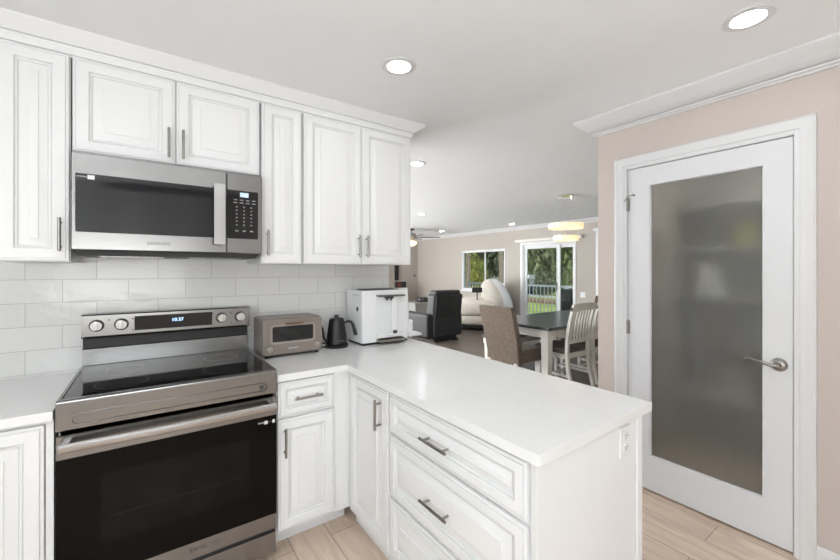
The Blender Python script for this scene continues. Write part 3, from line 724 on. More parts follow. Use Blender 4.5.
# ------------------------------------------------------------------ toaster oven
tx0, tx1, ty0, ty1 = .535, .900, 2.335, 2.575
t = thing('toaster_oven', 'greige enamel toaster oven with small window beside the stove', 'toaster oven', ((tx0+tx1)/2, (ty0+ty1)/2, .914))
k = MB(); k.box(tx0, ty0+.008, .930, tx1, ty1, 1.148, r=.016, seg=4); k.build('body', M['greige'], t)
k = MB(); k.rings([rect(tx0+.004, tx1-.004, .934, 1.142, ty0+.012, .014), rect(tx0+.004, tx1-.004, .934, 1.142, ty0+.002, .014), rect(tx0+.007, tx1-.007, .937, 1.139, ty0, .012)]); fr = k.build('front_face', M['greige'], t)
wx0, wx1, wz0, wz1 = .592, .838, 1.010, 1.100
k = MB(); k.rings([rect(wx0-.012, wx1+.012, wz0-.012, wz1+.012, ty0+.001, .016, 6), rect(wx0-.012, wx1+.012, wz0-.012, wz1+.012, ty0-.004, .016, 6), rect(wx0-.004, wx1+.004, wz0-.004, wz1+.004, ty0-.004, .010, 6), rect(wx0, wx1, wz0, wz1, ty0-.0005, .008, 6)], False, False); k.build('window_surround', M['greige_l'], fr)
k = MB(); k.rings([rect(wx0-.002, wx1+.002, wz0-.002, wz1+.002, ty0+.0008, .008, 6), rect(wx0-.002, wx1+.002, wz0-.002, wz1+.002, ty0-.0008, .008, 6)]); wg = k.build('window', M['bglass'], fr)
k = MB()
for i in range(9): k.box(wx0+.02+i*.025, ty0-.0016, wz0+.03, wx0+.022+i*.025, ty0-.0006, wz0+.055)
k.box(wx0+.012, ty0-.0016, wz0+.028, wx1-.012, ty0-.0006, wz0+.031); k.build('rack', M['owin2'], wg)
k = MB(); k.box(.662, ty0-.026, 1.112, .768, ty0-.018, 1.126, r=.003)
for x in (.675, .755): k.box(x-.006, ty0-.022, 1.114, x+.006, ty0+.001, 1.124)
k.build('handle', M['bronze'], fr)
for x in (.575, .862):
    k = MB(); k.lathe([(.017, .001), (.017, -.012), (.015, -.016), (.004, -.0165)], (x, ty0, .972), 'Y', 24); kb = k.build('knob', M['greige_l'], fr)
    k = MB(); k.box(x-.001, ty0-.0175, .976, x+.001, ty0-.016, .987); k.build('pointer', M['inkl'], kb)
text('lettering', 'BALMUDA', .013, (.716, ty0-.0004, .966), RX, M['inkl'], fr)
for x in (tx0+.03, tx1-.03):
    for y in (ty0+.03, ty1-.03):
        k = MB(); k.cyl((x, y, .914), (x, y, .934), .011, .013, 14); k.build('foot', M['black'], t)

# ------------------------------------------------------------------ gooseneck kettle on its base
kx, ky = 1.045, 2.45
t = thing('electric_kettle', 'small matte black gooseneck electric kettle on its base', 'kettle', (kx, ky, .914))
k = MB(); k.lathe([(.076, .0), (.078, .006), (.078, .014), (.070, .020)], (kx, ky, .914), 'Z', 40); k.build('base', M['kblack'], t)
k = MB(); k.lathe([(.060, .021), (.069, .026), (.069, .036), (.066, .07), (.060, .12), (.054, .16), (.051, .184), (.047, .189)], (kx, ky, .914), 'Z', 40); bd = k.build('body', M['kblack'], t)
k = MB(); k.lathe([(.047, .189), (.046, .196), (.030, .199), (.014, .200), (.012, .206), (.017, .210), (.017, .216), (.012, .219)], (kx, ky, .914), 'Z', 32); k.build('lid', M['kblack'], t)
sp = [(-.058, .0, .045), (-.082, .0, .048), (-.098, -.002, .065), (-.105, -.004, .095), (-.110, -.006, .130), (-.122, -.008, .155), (-.136, -.010, .162)]
k = MB(); k.tube([(kx+a*.92, ky+b, .914+c) for a, b, c in sp], .0085, 12, .005); k.build('spout', M['kblack'], t)
hp = [(.046, -.012, .160), (.070, -.020, .172), (.095, -.028, .168), (.108, -.032, .145), (.116, -.036, .110), (.124, -.039, .075)]
k = MB(); k.tube([(kx+a, ky+b, .914+c) for a, b, c in hp], .0075, 12, .013); k.build('handle', M['kblack'], t)
text('lettering', 'BALMUDA', .009, (kx+.0, ky-.0695, .963), RX, M['ink'], t)
k = MB(); k.tube([(kx-.074, ky+.01, .922), (kx-.105, ky+.02, .919), (kx-.13, ky+.06, .9185), (kx-.10, ky+.12, .9185), (kx+.0, ky+.15, .9185), (kx+.1, ky+.16, .9185), (kx+.118, ky+.165, .923)], .0042, 8); k.build('power_cord', M['black'], t)

# ------------------------------------------------------------------ coffee machine
cx0, cx1, cy0, cy1 = 1.190, 1.582, 2.352, 2.60
t = thing('coffee_machine', 'large white boxy coffee machine at the back of the countertop', 'coffee machine', ((cx0+cx1)/2, 2.45, .914))
k = MB()
def sect(z, fwd=0.0):
    pts = [(cx0, cy0+.006), (cx0+.006, cy0-fwd), (cx1-.03, cy0-fwd), (cx1-.008, cy0+.012), (cx1+.004, cy0+.06), (cx1+.006, cy1-.05), (cx1-.01, cy1), (cx0+.006, cy1), (cx0, cy1-.006)]
    b_ = math.sin((z-.93)/.37*PI)*.010
    return [Vector((x+(b_ if x > 1.5 else 0), y, z)) for x, y in pts]
k.rings([sect(.932), sect(.96), sect(1.02), sect(1.10), sect(1.18), sect(1.25), sect(1.285), [p+Vector(((1.386-p.x)*.03, (2.47-p.y)*.03, 0)) for p in sect(1.296)]])
k.build('housing', M['wplast'], t)
k = MB(); k.box(cx0+.012, cy0+.014, .914, cx1-.012, cy1-.01, .934); k.build('plinth', M['black'], t)
k = MB(); k.box(cx0+.06, cy0+.05, 1.294, cx1-.06, cy1-.04, 1.302, r=.003); k.build('lid', M['dgrey'], t)
# front bay with brew head and drip tray
k = MB(); k.box(1.296, cy0-.006, .975, 1.515, cy0+.01, 1.262, r=.004); k.build('front_bay', M['wplast2'], t)
k = MB(); k.box(1.298, cy0-.040, 1.252, 1.520, cy0+.01, 1.264, r=.002); sl = k.build('brew_bar', M['steel_d'], t)
k = MB(); k.box(1.362, cy0-.036, 1.238, 1.424, cy0-.004, 1.252, r=.003); k.cyl((1.375, cy0-.022, 1.225), (1.375, cy0-.022, 1.24), .007, seg=12); k.cyl((1.411, cy0-.022, 1.225), (1.411, cy0-.022, 1.24), .007, seg=12); k.build('nozzle', M['dgrey'], sl)
k = MB(); k.box(1.418, cy0-.024, 1.0, 1.468, cy0-.005, 1.252, r=.008, seg=3); k.build('front_column', M['wplast'], t)
k = MB(); k.box(1.425, cy0-.030, .985, 1.458, cy0-.022, 1.008, r=.003); k.build('button', M['dgrey'], t)
k = MB(); k.box(1.300, cy0-.055, .934, 1.512, cy0+.02, .952, r=.004); dt = k.build('drip_tray', M['nickel'], t)
k = MB(); k.box(1.308, cy0-.050, .9515, 1.504, cy0-.004, .9545)
for i in range(14): k.box(1.315+i*.0135, cy0-.046, .954, 1.322+i*.0135, cy0-.008, .9562)
k.build('grille', M['black'], dt)
k = MB(); k.box(1.300, cy0-.020, .958, 1.512, cy0-.0065, .990, r=.004); k.build('tray_lip', M['wplast'], t)
k = MB(); k.lathe([(.016, 0), (.016, -.003), (.012, -.004)], (cx0, 2.425, 1.166), 'X', 24); bdg = k.build('badge', M['black'], t)
k = MB(); k.lathe([(.006, 0), (.005, -.001)], (cx0-.0042, 2.425, 1.171), 'X', 12); k.lathe([(.006, 0), (.005, -.001)], (cx0-.0042, 2.425, 1.160), 'X', 12); k.build('badge_mark', M['ink'], bdg)
k = MB(); k.box(cx0-.001, 2.40, 1.262, cx0+.004, 2.50, 1.266); k.build('vent_slot', M['ink'], t)
k = MB(); k.box(cx1-.01, cy0+.02, .968, cx1+.046, cy0+.13, 1.062, r=.006); k.build('side_tank', M['wplast'], t)
k = MB(); k.box(cx1-.01, cy0-.01, .944, cx1+.110, cy0+.14, .962, r=.004); k.box(cx1+.004, cy0+.0, .962, cx1+.10, cy0+.13, .966, r=.001); k.build('side_tray', M['wplast2'], t)
k = MB(); k.box(1.262, TY-.035, 1.222, 1.284, TY-.008, 1.246, r=.003); k.tube([(1.273, TY-.03, 1.225), (1.273, TY-.036, 1.19), (1.273, TY-.03, 1.12), (1.276, TY-.02, 1.0), (1.276, TY-.02, .922)], .004, 8); k.build('power_cord', M['black'], t)

# ------------------------------------------------------------------ dining table and seats
TX0, TX1, TY0, TY1 = 3.782, 5.82, 2.712, 3.775
t = thing('dining_table', 'rectangular cream dining table with dark stained top', 'table', ((TX0+TX1)/2, (TY0+TY1)/2, 0))
k = MB(); k.box(TX0, TY0, .728, TX1, TY1, .762, r=.005); k.build('tabletop', M['tabletop'], t)
k = MB(); k.box(TX0+.06, TY0+.06, .625, TX1-.06, TY0+.085, .729); k.box(TX0+.06, TY1-.085, .625, TX1-.06, TY1-.06, .729); k.box(TX0+.06, TY0+.085, .625, TX0+.085, TY1-.085, .729); k.box(TX1-.085, TY0+.085, .625, TX1-.06, TY1-.085, .729); k.build('apron', M['cream_wood'], t)
for (x, y) in ((TX0+.1, TY0+.1), (TX0+.1, TY1-.1), (TX1-.1, TY0+.1), (TX1-.1, TY1-.1)):
    k = MB(); k.box(x-.05, y-.05, 0, x+.05, y+.05, .728, r=.004, taper=.86); k.build('leg', M['cream_wood'], t)
k = MB(); k.box(TX0+.26, TY0+.054, .640, TX0+.72, TY0+.062, .715, r=.002); dw = k.build('drawer', M['cream_wood'], t)
k = MB(); k.lathe([(.006, 0), (.006, -.010), (.012, -.015), (.010, -.022)], (TX0+.49, TY0+.054, .678), 'Y', 16); k.build('knob', M['black'], dw)

def parsons(label):                 # faces +X, centre of the seat at the origin
    t = thing('upholstered_chair', label, 'chair', (0, 0, 0), 'brown upholstered chairs at the table ends')
    W = .268
    k = MB()
    secs = [(.30, -.215, .085), (.42, -.225, .088), (.60, -.262, .085), (.80, -.312, .078), (.96, -.355, .068), (1.00, -.366, .062)]
    loops = []
    for z, x, th in secs:
        wz = W-(.012 if z < .5 else 0)+(.004 if z > .8 else 0)
        if z > .97: wz -= .012
        pts = [(x, -wz+.012), (x+.012, -wz), (x+th-.012, -wz), (x+th, -wz+.012), (x+th+.004, 0), (x+th, wz-.012), (x+th-.012, wz), (x+.012, wz), (x, wz-.012), (x-.006, 0)]
        loops.append([Vector((a, b, z)) for a, b in pts])
    k.rings(loops); k.build('backrest', M['tweed'], t)
    k = MB(); k.box(-.20, -W+.012, .31, .27, W-.012, .475, r=.03, seg=3); k.build('seat', M['tweed'], t)
    for (x, y) in ((.235, -.215), (.235, .215)):
        k = MB(); k.box(x-.022, y-.022, 0, x+.022, y+.022, .32, taper=.7); k.build('leg', M['cream_wood'], t)
    for y in (-.215, .215):
        k = MB(); k.cyl((-.21, y, .32), (-.275, y, 0), .026, .018, 12); k.build('leg', M['cream_wood'], t)
    return t
p1 = parsons('brown tweed upholstered chair with its back to the kitchen at the near table end')
p1.location = (3.765, 3.215, 0)
p2 = copy_tree(p1); p2['label'] = 'brown upholstered chair at the far table end, its top edge beside the wall corner'
p2.location = (5.93, 3.27, 0); p2.rotation_euler = (0, 0, PI)

def slat(label):                    # faces +Y, origin under the seat
    t = thing('slat_back_chair', label, 'chair', (0, 0, 0), 'cream slat back chairs along the table')
    W = .222
    curve = [(-.300, 0), (-.245, .22), (-.225, .44), (-.232, .60), (-.262, .80), (-.300, .96), (-.322, 1.045)]
    def yat(z):
        for (ya, za), (yb, zb) in zip(curve, curve[1:]):
            if za <= z <= zb: return ya+(yb-ya)*(z-za)/(zb-za)
        return curve[-1][0]
    def strip(k, xc, hw, zs, th, xo=lambda z: 0):
        k.rings([[Vector((xc+xo(z)-hw, yat(z)-th/2, z)), Vector((xc+xo(z)+hw, yat(z)-th/2, z)), Vector((xc+xo(z)+hw, yat(z)+th/2, z)), Vector((xc+xo(z)-hw, yat(z)+th/2, z))] for z in zs])
    for s_ in (-1, 1):
        k = MB(); strip(k, s_*W, .022, [0, .12, .22, .34, .44, .52, .60, .70, .80, .90, 1.0], .036); k.build('rear_leg', M['cream_wood'], t)
        k = MB(); k.box(s_*.205-.022, .195, 0, s_*.205+.022, .239, .43, taper=.72); k.build('front_leg', M['cream_wood'], t)
    k = MB(); k.rings([[Vector((x, yat(z)+dy, z)) for z, dy in ((.955, -.014), (1.035+.012*(1-(x/W)**2), -.014), (1.035+.012*(1-(x/W)**2), .014), (.955, .014))] for x in [-W-.022+i*(2*W+.044)/8 for i in range(9)]]); k.build('top_rail', M['cream_wood'], t)
    k = MB(); strip(k, 0, W-.02, [.555, .60], .026); k.build('lower_rail', M['cream_wood'], t)
    for i in range(6):
        x = -.155+i*.062; k = MB(); strip(k, x, .0125, [.59, .66, .73, .80, .87, .96], .014, lambda z: .006*math.sin((z-.59)/.37*PI*2)); k.build('slat', M['cream_wood'], t)
    k = MB(); k.box(-.215, -.22, .375, .215, -.20, .43); k.box(-.215, .205, .375, .215, .225, .43)
    for s_ in (-1, 1): k.box(s_*.212-.011, -.20, .375, s_*.212+.011, .205, .43)
    k.build('seat_rail', M['cream_wood'], t)
    k = MB(); k.box(-.232, -.205, .43, .232, .245, .495, r=.022, seg=3); k.build('seat', M['seatgrey'], t)
    k = MB()
    for s_ in (-1, 1): k.box(s_*.208-.010, -.25, .15, s_*.208+.010, .215, .18)
    k.box(-.2, -.02, .155, .2, .0, .178); k.build('stretcher', M['cream_wood'], t)
    return t
s1 = slat('cream slat back chair with taupe seat standing in front of the near table side'); s1.location = (4.27, 2.875, 0)
s2 = copy_tree(s1); s2['label'] = 'second cream slat back chair, mostly hidden behind the corner of the pantry wall'; s2.location = (4.83, 2.88, 0)
t = thing('dining_bench', 'long bench with cream legs and taupe cushion beyond the dining table', 'bench', (4.8, 3.95, 0))
k = MB(); k.box(4.05, 3.72, .43, 5.5, 4.08, .49, r=.02, seg=3); k.build('cushion', M['seatgrey'], t)
k = MB(); k.box(4.07, 3.74, .35, 5.48, 4.06, .431); k.build('seat_frame', M['cream_wood'], t)
for x in (4.11, 5.44):
    for y in (3.78, 4.02):
        k = MB(); k.box(x-.03, y-.03, 0, x+.03, y+.03, .352, taper=.8); k.build('leg', M['cream_wood'], t)

# chandelier
hx, hy_ = 4.80, 3.16
t = thing('chandelier', 'two-ring lit crystal chandelier hanging over the dining table', 'chandelier', (hx, hy_, CZ))
k = MB(); k.lathe([(.115, 0), (.115, -.018), (.108, -.024), (.02, -.026)], (hx, hy_, CZ), 'Z', 36); k.cyl((hx+.07, hy_-.05, CZ-.055), (hx+.07, hy_-.05, CZ-.02), .02, seg=12); k.build('canopy', M['chrome'], t)
k = MB()
for q in range(4): k.cyl((hx+.07*math.cos(q*PI/2+.3), hy_+.07*math.sin(q*PI/2+.3), CZ-.02), (hx+.22*math.cos(q*PI/2+.3), hy_+.22*math.sin(q*PI/2+.3), 2.10), .0012, seg=6)
k.build('upper_wires', M['chrome'], t)
k = MB()
for q in range(4): k.cyl((hx+.16*math.cos(q*PI/2+.6), hy_+.16*math.sin(q*PI/2+.6), 2.03), (hx+.155*math.cos(q*PI/2+.6), hy_+.155*math.sin(q*PI/2+.6), 1.93), .002, seg=6)
k.build('lower_wires', M['chrome'], t)
for (R_, zc, nn) in ((.228, 2.062, 40), (.162, 1.892, 30)):
    k = MB(); k.rings([[Vector((hx+a*math.cos(2*PI*i/48), hy_+a*math.sin(2*PI*i/48), zc+b)) for i in range(48)] for a, b in ((R_-.03, .03), (R_-.03, .04), (R_-.008, .04), (R_-.008, .03), (R_-.03, .03))], False, False)
    rg = k.build('ring', M['chrome'], t)
    k = MB()
    for i in range(nn):
        q = 2*PI*i/nn; c = (hx+R_*math.cos(q), hy_+R_*math.sin(q))
        k.box(c[0]-.010, c[1]-.013, zc-.035, c[0]+.010, c[1]+.013, zc+.035, r=.004, seg=1, rot=(q, 'Z'))
        c = (hx+(R_-.03)*math.cos(q), hy_+(R_-.03)*math.sin(q))
        k.box(c[0]-.008, c[1]-.009, zc-.03, c[0]+.008, c[1]+.009, zc+.03, rot=(q, 'Z'))
    k.build('crystals', M['crystal'], rg)

# ceiling fan
fx, fy = 5.43, 7.97
t = thing('ceiling_fan', 'ceiling fan with dark blades and glowing glass light', 'fan', (fx, fy, CZ))
k = MB(); k.lathe([(.075, 0), (.07, -.04), (.03, -.055)], (fx, fy, CZ), 'Z', 24); k.cyl((fx, fy, CZ-.05), (fx, fy, 2.36), .012, seg=10); k.build('mount', M['walnut'], t)
k = MB(); k.lathe([(.06, .36), (.11, .34), (.125, .29), (.12, .24), (.08, .20), (.06, .16)], (fx, fy, 2.02), 'Z', 28); k.build('motor', M['nickel'], t)
k = MB(); k.lathe([(.06, .17), (.13, .15), (.14, .11), (.11, .06), (.05, .03), (.01, .025)], (fx, fy, 2.02), 'Z', 28); k.build('light_bowl', M['bulbglass'], t)
for i in range(5):
    q = 2*PI*i/5-.62; R = Matrix.Rotation(q, 4, 'Z'); k = MB()
    k.rings([[Vector((x, -w_, -.006-w_*.18)), Vector((x, w_, -.006+w_*.18)), Vector((x, w_, .004+w_*.18)), Vector((x, -w_, .004-w_*.18))] for x, w_ in ((.22, .05), (.35, .066), (.60, .074), (.70, .066), (.735, .04))])
    k.box(.10, -.02, -.01, .25, .02, .0)
    k.xf(Matrix.Translation((fx, fy, 2.275)) @ R); k.build('blade', M['walnut'], t)

# ------------------------------------------------------------------ living room
rx0, rx1, ry = 4.43, 5.36, 5.90
t = thing('recliner', 'charcoal leather recliner seen from behind', 'armchair', ((rx0+rx1)/2, 6.35, 0))
def lean(mb, y0, z0, k_):
    for v in mb.bm.verts: v.co.y -= (v.co.z-z0)*k_
k = MB(); k.box(rx0+.13, ry+.05, .40, rx1-.04, ry+.30, .96, r=.05, seg=3); k.box(rx0+.17, ry+.03, .47, rx1-.09, ry+.08, .93, r=.02); lean(k, ry, .40, .12); k.build('backrest', M['leather'], t)
k = MB(); k.box(rx0+.17, ry+.05, .90, rx1-.10, ry+.30, 1.03, r=.05, seg=3); lean(k, ry, .40, .10); k.build('headrest', M['leather'], t)
k = MB(); k.box(rx0+.15, ry+.02, .10, rx1-.06, ry+.16, .50, r=.03); k.build('rear_skirt', M['leather'], t)
for (a, b) in ((rx0, rx0+.20), (rx1-.19, rx1)):
    k = MB(); k.box(a, ry+.06, .08, b, ry+.95, .56, r=.05, seg=3); k.build('armrest', M['leather'], t)
k = MB(); k.box(rx0+.20, ry+.20, .28, rx1-.19, ry+.95, .47, r=.05, seg=3); k.build('seat', M['leather'], t)
k = MB(); k.box(rx0+.20, ry+.88, .10, rx1-.19, ry+1.0, .40, r=.03); k.build('footrest', M['leather'], t)
k = MB(); k.box(rx0+.14, ry-.0, .0, rx0+.18, ry+.8, .04); k.box(rx1-.22, ry-.0, .0, rx1-.18, ry+.8, .04); k.box(rx0+.14, ry+.05, .03, rx1-.18, ry+.12, .09); k.box(rx0+.3, ry+.1, .03, rx1-.3, ry+.7, .14); k.build('base', M['black'], t)

t = thing('massage_chair', 'cream massage chair with white rounded hood beneath the window', 'armchair', (6.6, 6.75, 0))
fw = Vector((-.62, .78, 0)).normalized(); sd_ = Vector((fw.y, -fw.x, 0)); Rm = Matrix((sd_, fw, Vector((0, 0, 1)))).transposed()
cc = Vector((6.62, 6.78, 0))
def L(a, b, c): return cc+Rm @ Vector((a, b, c))
k = MB(); k.ell(L(0, 0, .46), .40, .70, .34, Rm, flat=.85); k.build('body', M['cream'], t)
k = MB(); k.ell(L(0, .02, .26), .44, .74, .22, Rm, flat=.8); k.build('lower_shell', M['cream'], t)
Rh = Rm @ Matrix.Rotation(math.radians(-30), 3, 'X')
k = MB(); k.ell(L(0, -.41, .80), .42, .29, .46, Rh, flat=.9); k.build('hood_padding', M['cream'], t)
k = MB(); k.ell(L(.0, -.53, .81), .36, .21, .47, Rh, flat=.85); k.build('hood_shell', M['shell'], t)
for s_ in (-1, 1):
    k = MB(); k.ell(L(s_*.40, .10, .55), .09, .55, .20, Rm, flat=.8); k.build('armrest', M['cream'], t)
k = MB(); k.ell(L(0, .74, .34), .34, .22, .28, Rm, flat=.8); k.build('leg_rest', M['cream'], t)
k = MB(); k.ell(L(0, 0, .09), .40, .72, .09, Rm, flat=.5); k.build('base', M['black'], t)
k = MB(); k.tube([L(-.40, -.02, .66), L(-.46, -.03, .82), L(-.48, -.03, .92)], .014, 10); st = k.build('remote_arm', M['black'], t)
k = MB(); q = L(-.48, -.03, .97); k.box(q.x-.12, q.y-.02, q.z-.06, q.x+.12, q.y+.02, q.z+.06, r=.015, rot=(-.6, 'Z')); k.build('remote_screen', M['black'], st)

t = thing('side_table', 'grey painted side table beyond the charcoal recliner', 'table', (5.75, 8.1, 0))
k = MB(); k.box(5.45, 7.85, .56, 6.02, 8.35, .60, r=.006); k.build('top', M['sidegrey'], t)
k = MB(); k.box(5.49, 7.89, .12, 5.98, 8.31, .561); k.build('cabinet_body', M['sidegrey'], t)
for x in (5.52, 5.95):
    for y in (7.92, 8.28): box('leg', M['sidegrey'], (x-.025, y-.025, 0, x+.025, y+.025, .122), t)
t = thing('speaker', 'small black speaker lying on the grey side table', 'speaker', (5.74, 8.1, .60))
box('case', M['black'], (5.72, 8.0, .60, 6.01, 8.18, .72), t, r=.03); k = MB(); k.lathe([(.055, 0), (.05, -.01), (.02, -.02)], (5.80, 8.0, .66), 'Y', 20); k.lathe([(.055, 0), (.05, -.01), (.02, -.02)], (5.93, 8.0, .66), 'Y', 20); k.build('drivers', M['dgrey'], t)
t = thing('media_console', 'white media console against the far wall behind the coffee machine', 'console', (6.04, 10.2, 0))
box('body', M['trim'], (5.3, 10.02, .06, 6.67, NY-.02, .88), t, r=.006)
for x in (5.36, 6.61):
    for y in (10.07, 10.42): box('foot', M['walnut'], (x-.03, y-.03, 0, x+.03, y+.03, .062), t)
for i in range(3): box('door', M['trim'], (5.32+i*.45, 10.005, .09, 5.76+i*.45, 10.021, .85), t, r=.003)
t = thing('record_box', 'black box with a red brown left end on the media console', 'box', (6.47, 10.18, .88))
box('case', M['black'], (6.28, 10.08, .88, 6.66, 10.30, 1.07), t, r=.006); box('front_panel', M['redbrown'], (6.32, 10.07, .90, 6.46, 10.082, 1.05), t)
t = thing('television', 'black wall mounted television partly hidden behind the kitchen wall end', 'television', (6.1, NY, 1.1))
box('panel', M['black'], (5.55, NY-.05, 1.10, 6.62, NY-.012, 1.80), t, r=.006); box('screen', M['bglass'], (5.57, NY-.053, 1.12, 6.60, NY-.049, 1.78), t); box('wall_mount', M['dgrey'], (5.9, NY-.014, 1.3, 6.3, NY, 1.6), t)

# ------------------------------------------------------------------ outside
GZ = -.35
sbox('balcony_deck', M['concrete'], (FX+.15, 1.0, -.16, 9.0, 9.5, -.04))
sbox('ground', M['grass'], (9.0, -45, GZ-.3, 120, 80, GZ))
def strip(name, pts, z0, z1, m):
    k = MB(); k.prism(pts, lambda p, e: Vector((p[0], p[1], z0 if e == 0 else z1))); return struct(k.build(name, m))
strip('ground_bed', [(17.0, -8), (18.6, -8), (18.6, 40), (17.0, 40)], GZ, GZ+.12, M['bedsoil'])
strip('ground_path', [(21, -20), (22.6, -20), (22.6, 50), (21, 50)], GZ, GZ+.02, M['concrete'])
rl = thing('balcony_railing', 'white balcony railing with thin upright balusters outside the sliding door', 'railing', (8.6, 5.5, -.04))
k = MB(); k.box(8.56, 2.0, .99, 8.64, 9.3, 1.04, r=.005); k.build('top_rail', M['rail'], rl)
k = MB(); k.box(8.58, 2.0, .08, 8.62, 9.3, .12); k.build('bottom_rail', M['rail'], rl)
for i in range(5): box('post', M['rail'], (8.57, 2.0+i*1.8, -.04, 8.63, 2.06+i*1.8, 1.0), rl)
k = MB(); k.box(8.59, 2.1, .12, 8.608, 2.118, .99); bl = k.build('baluster', M['rail'], rl)
for i in range(1, 60):
    c = bl.copy(); COL.objects.link(c); c.parent = rl; c.location = (0, i*.12, 0)
t = thing('barbecue', 'black covered barbecue on the balcony behind the right door pane', 'barbecue', (8.14, 5.24, -.04))
k = MB(); k.box(7.92, 5.06, -.04, 8.36, 5.42, .98, r=.04, seg=3); k.build('cover', M['black'], t)
k = MB(); k.box(7.90, 5.10, .70, 7.93, 5.38, .74, r=.008); k.build('handle', M['dgrey'], t)

def leafcloud(seed, blobs, n, ls):
    r = random.Random(seed); k = MB()
    for i in range(n):
        c, rad = r.choice(blobs)
        while True:
            d = Vector((r.uniform(-1, 1), r.uniform(-1, 1), r.uniform(-1, 1)))
            if .55 < d.length < 1: break
        p = Vector(c)+Vector((d.x*rad[0], d.y*rad[1], d.z*rad[2])); q = Vector((r.uniform(-1, 1), r.uniform(-1, 1), r.uniform(-.3, 1))).normalized().to_track_quat('Z', 'Y')
        s_ = ls*r.uniform(.6, 1.4)
        vs = [k.bm.verts.new(p+q @ Vector(v)) for v in ((-s_*.45, 0, 0), (0, -s_, .15*s_), (s_*.45, 0, 0), (0, s_, .15*s_))]
        k.bm.faces.new(vs)
    return k
def tree(x, y, h, cr, m, label, seed, group='trees beyond the lawn'):
    t = thing('garden_tree', label, 'tree', (x, y, GZ), group)
    r = random.Random(seed)
    k = MB(); k.tube([(x, y, GZ), (x+.1, y+.05, GZ+h*.3), (x-.05, y+.1, GZ+h*.75)], .17, 10, .07)
    for i in range(3):
        a = r.uniform(0, 6.3); k.tube([(x+.05, y+.06, GZ+h*(.35+.1*i)), (x+math.cos(a)*cr*.6, y+math.sin(a)*cr*.6, GZ+h*(.6+.1*i))], .07, 8, .03)
    k.build('trunk', M['bark'], t)
    blobs = [((x+r.uniform(-.5, .5)*cr, y+r.uniform(-.6, .6)*cr, GZ+h*r.uniform(.16, .95)), (cr*.65, cr*.65, h*.2)) for i in range(12)]
    leafcloud(seed, blobs, 4200, .26).build('foliage', m, t, smooth=False)
    return t
TREES = [(25.0, 24.2, 8.0, 1.8, 'leaf_d', 'dark green tree behind the right pane of the far window'),
         (26.5, 30.2, 8.0, 1.7, 'leaf_m', 'green tree at the left edge of the far window'),
         (31.5, 20.6, 9.0, 2.0, 'leaf_d', 'dark tree seen behind the right pane of the sliding door'),
         (25.5, 16.4, 7.5, 1.6, 'leaf_m', 'green tree seen right of the sliding door mullion'),
         (27.0, 19.8, 8.5, 1.8, 'leaf_m', 'green tree in the middle of the left sliding door pane'),
         (32.0, 26.0, 9.5, 2.3, 'leaf_d', 'dark tree at the left edge of the sliding door')]
for i, (x, y, h, cr, mm, lb) in enumerate(TREES): tree(x, y, h, cr, M[mm], lb, 20+i)
def shrub(x, y, h, r_, m, label, seed):
    t = thing('garden_shrub', label, 'shrub', (x, y, GZ))
    k = MB()
    for i in range(4): k.tube([(x, y, GZ), (x+.2*math.cos(i*1.6), y+.2*math.sin(i*1.6), GZ+h*.6)], .035, 6, .015)
    k.build('stem', M['bark'], t)
    leafcloud(seed, [((x, y, GZ+h*.55), (r_, r_, h*.5)), ((x+.3, y-.4, GZ+h*.5), (r_*.7, r_*.7, h*.4))], 1500, .12).build('foliage', m, t, smooth=False)
shrub(20.5, 21.7, 3.0, 1.1, M['leaf_y'], 'yellow green shrub in the left pane of the far window', 51)
shrub(22.6, 14.4, 1.9, .7, M['leaf_m'], 'low green shrub behind the balcony railing, right of the door mullion', 52)
shrub(22.2, 16.4, 1.7, .6, M['leaf_d'], 'low dark shrub behind the railing at the middle of the sliding door', 53)
shrub(21.8, 18.4, 1.5, .6, M['leaf_m'], 'low green shrub behind the railing left of the sliding door middle', 54)
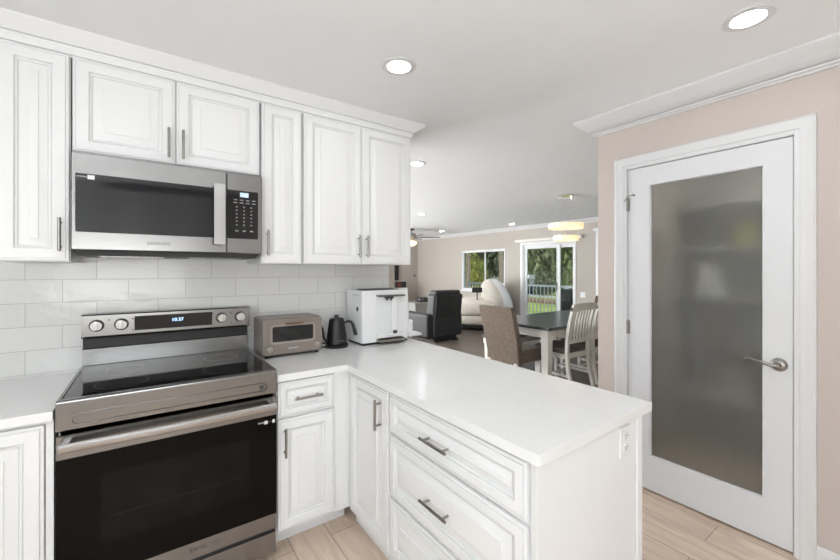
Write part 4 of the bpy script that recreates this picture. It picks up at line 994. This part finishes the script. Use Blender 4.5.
for (x, y, lb) in ((17.6, 16.1, 'slim palm trunk crossing the right pane of the far window'), (18.0, 19.5, 'slim palm trunk crossing the left pane of the far window')):
    t = thing('palm_tree', lb, 'tree', (x, y, GZ))
    k = MB(); k.tube([(x, y, GZ), (x+.08, y, 1.5), (x+.05, y+.1, 4.2), (x, y+.15, 6.5)], .17, 12, .12); k.build('trunk', M['bark'], t)
    k = MB(); r = random.Random(int(x*10))
    for i in range(16):
        a = 2*PI*i/16; d = Vector((math.cos(a), math.sin(a), 0)); s_ = Vector((-d.y, d.x, 0)); b_ = Vector((x, y+.15, 6.5)); l1 = []
        for j in range(7):
            q = j/6; p = b_+d*(q*1.45)+Vector((0, 0, .7*q-1.5*q*q+r.uniform(-.03, .03))); wv = .22*math.sin(PI*min(1, q*.9+.1)); l1.append((k.bm.verts.new(p-s_*wv-Vector((0, 0, wv*.4))), k.bm.verts.new(p), k.bm.verts.new(p+s_*wv-Vector((0, 0, wv*.4)))))
        for A, B in zip(l1, l1[1:]): k.bm.faces.new((A[0], A[1], B[1], B[0])); k.bm.faces.new((A[1], A[2], B[2], B[1]))
    k.build('fronds', M['leaf_m'], t, smooth=False)
t = thing('apartment_building', 'pale green building seen beyond trees through the far window', 'building', (36, 46, GZ))
box('wall', M['stucco'], (33.5, 33.6, GZ, 43, 60, 9.5), t)
box('wall', M['stucco'], (38, 12, GZ, 46, 33, 8.5), t)
for (yy, xx) in [(34.6+i*3.2, 33.5) for i in range(7)]+[(14+i*3.4, 38) for i in range(5)]:
    for zz in (.6, 3.6, 6.4):
        k = MB(); win_frame(k, xx, yy, yy+1.6, zz, zz+1.5, .1, -.06, .02); f_ = k.build('window', M['trim'], t)
        k = MB(); k.box(xx-.02, yy+.08, zz+.08, xx-.005, yy+1.52, zz+1.42); k.build('pane', M['winpane'], f_)
def car(x, y, rz, m, label):
    t = thing('parked_car', label, 'car', (x, y, GZ), 'cars parked beyond the lawn'); Tm = Matrix.Translation((x, y, GZ)) @ Matrix.Rotation(rz, 4, 'Z')
    def b(k, name, mm, par): k.xf(Tm); return k.build(name, mm, par)
    side = [(-2.2, .3), (-2.25, .6), (-2.1, .85), (-1.3, .95), (-.7, 1.42), (.7, 1.45), (1.5, 1.0), (2.15, .9), (2.25, .55), (2.2, .3)]
    k = MB(); k.prism(side, lambda p, e: Vector((p[0], -.85 if e == 0 else .85, p[1]))); bd_ = b(k, 'body', m, t)
    k = MB(); k.prism([(-1.15, .98), (-.65, 1.38), (.65, 1.40), (1.3, 1.02)], lambda p, e: Vector((p[0], -.86 if e == 0 else .86, p[1]))); b(k, 'windows', M['winpane'], t)
    for xx in (-1.4, 1.4):
        for yy in (-.85, .70):
            k = MB(); k.cyl((xx, yy, .32), (xx, yy+.15, .32), .32, seg=20); b(k, 'wheel', M['rubber'], t)
car(21.9, 25.6, 1.7, M['carblue'], 'pale blue car seen through the left pane of the far window')
car(24.0, 19.6, 1.55, M['cargrey'], 'grey car parked at the left edge of the sliding door view')
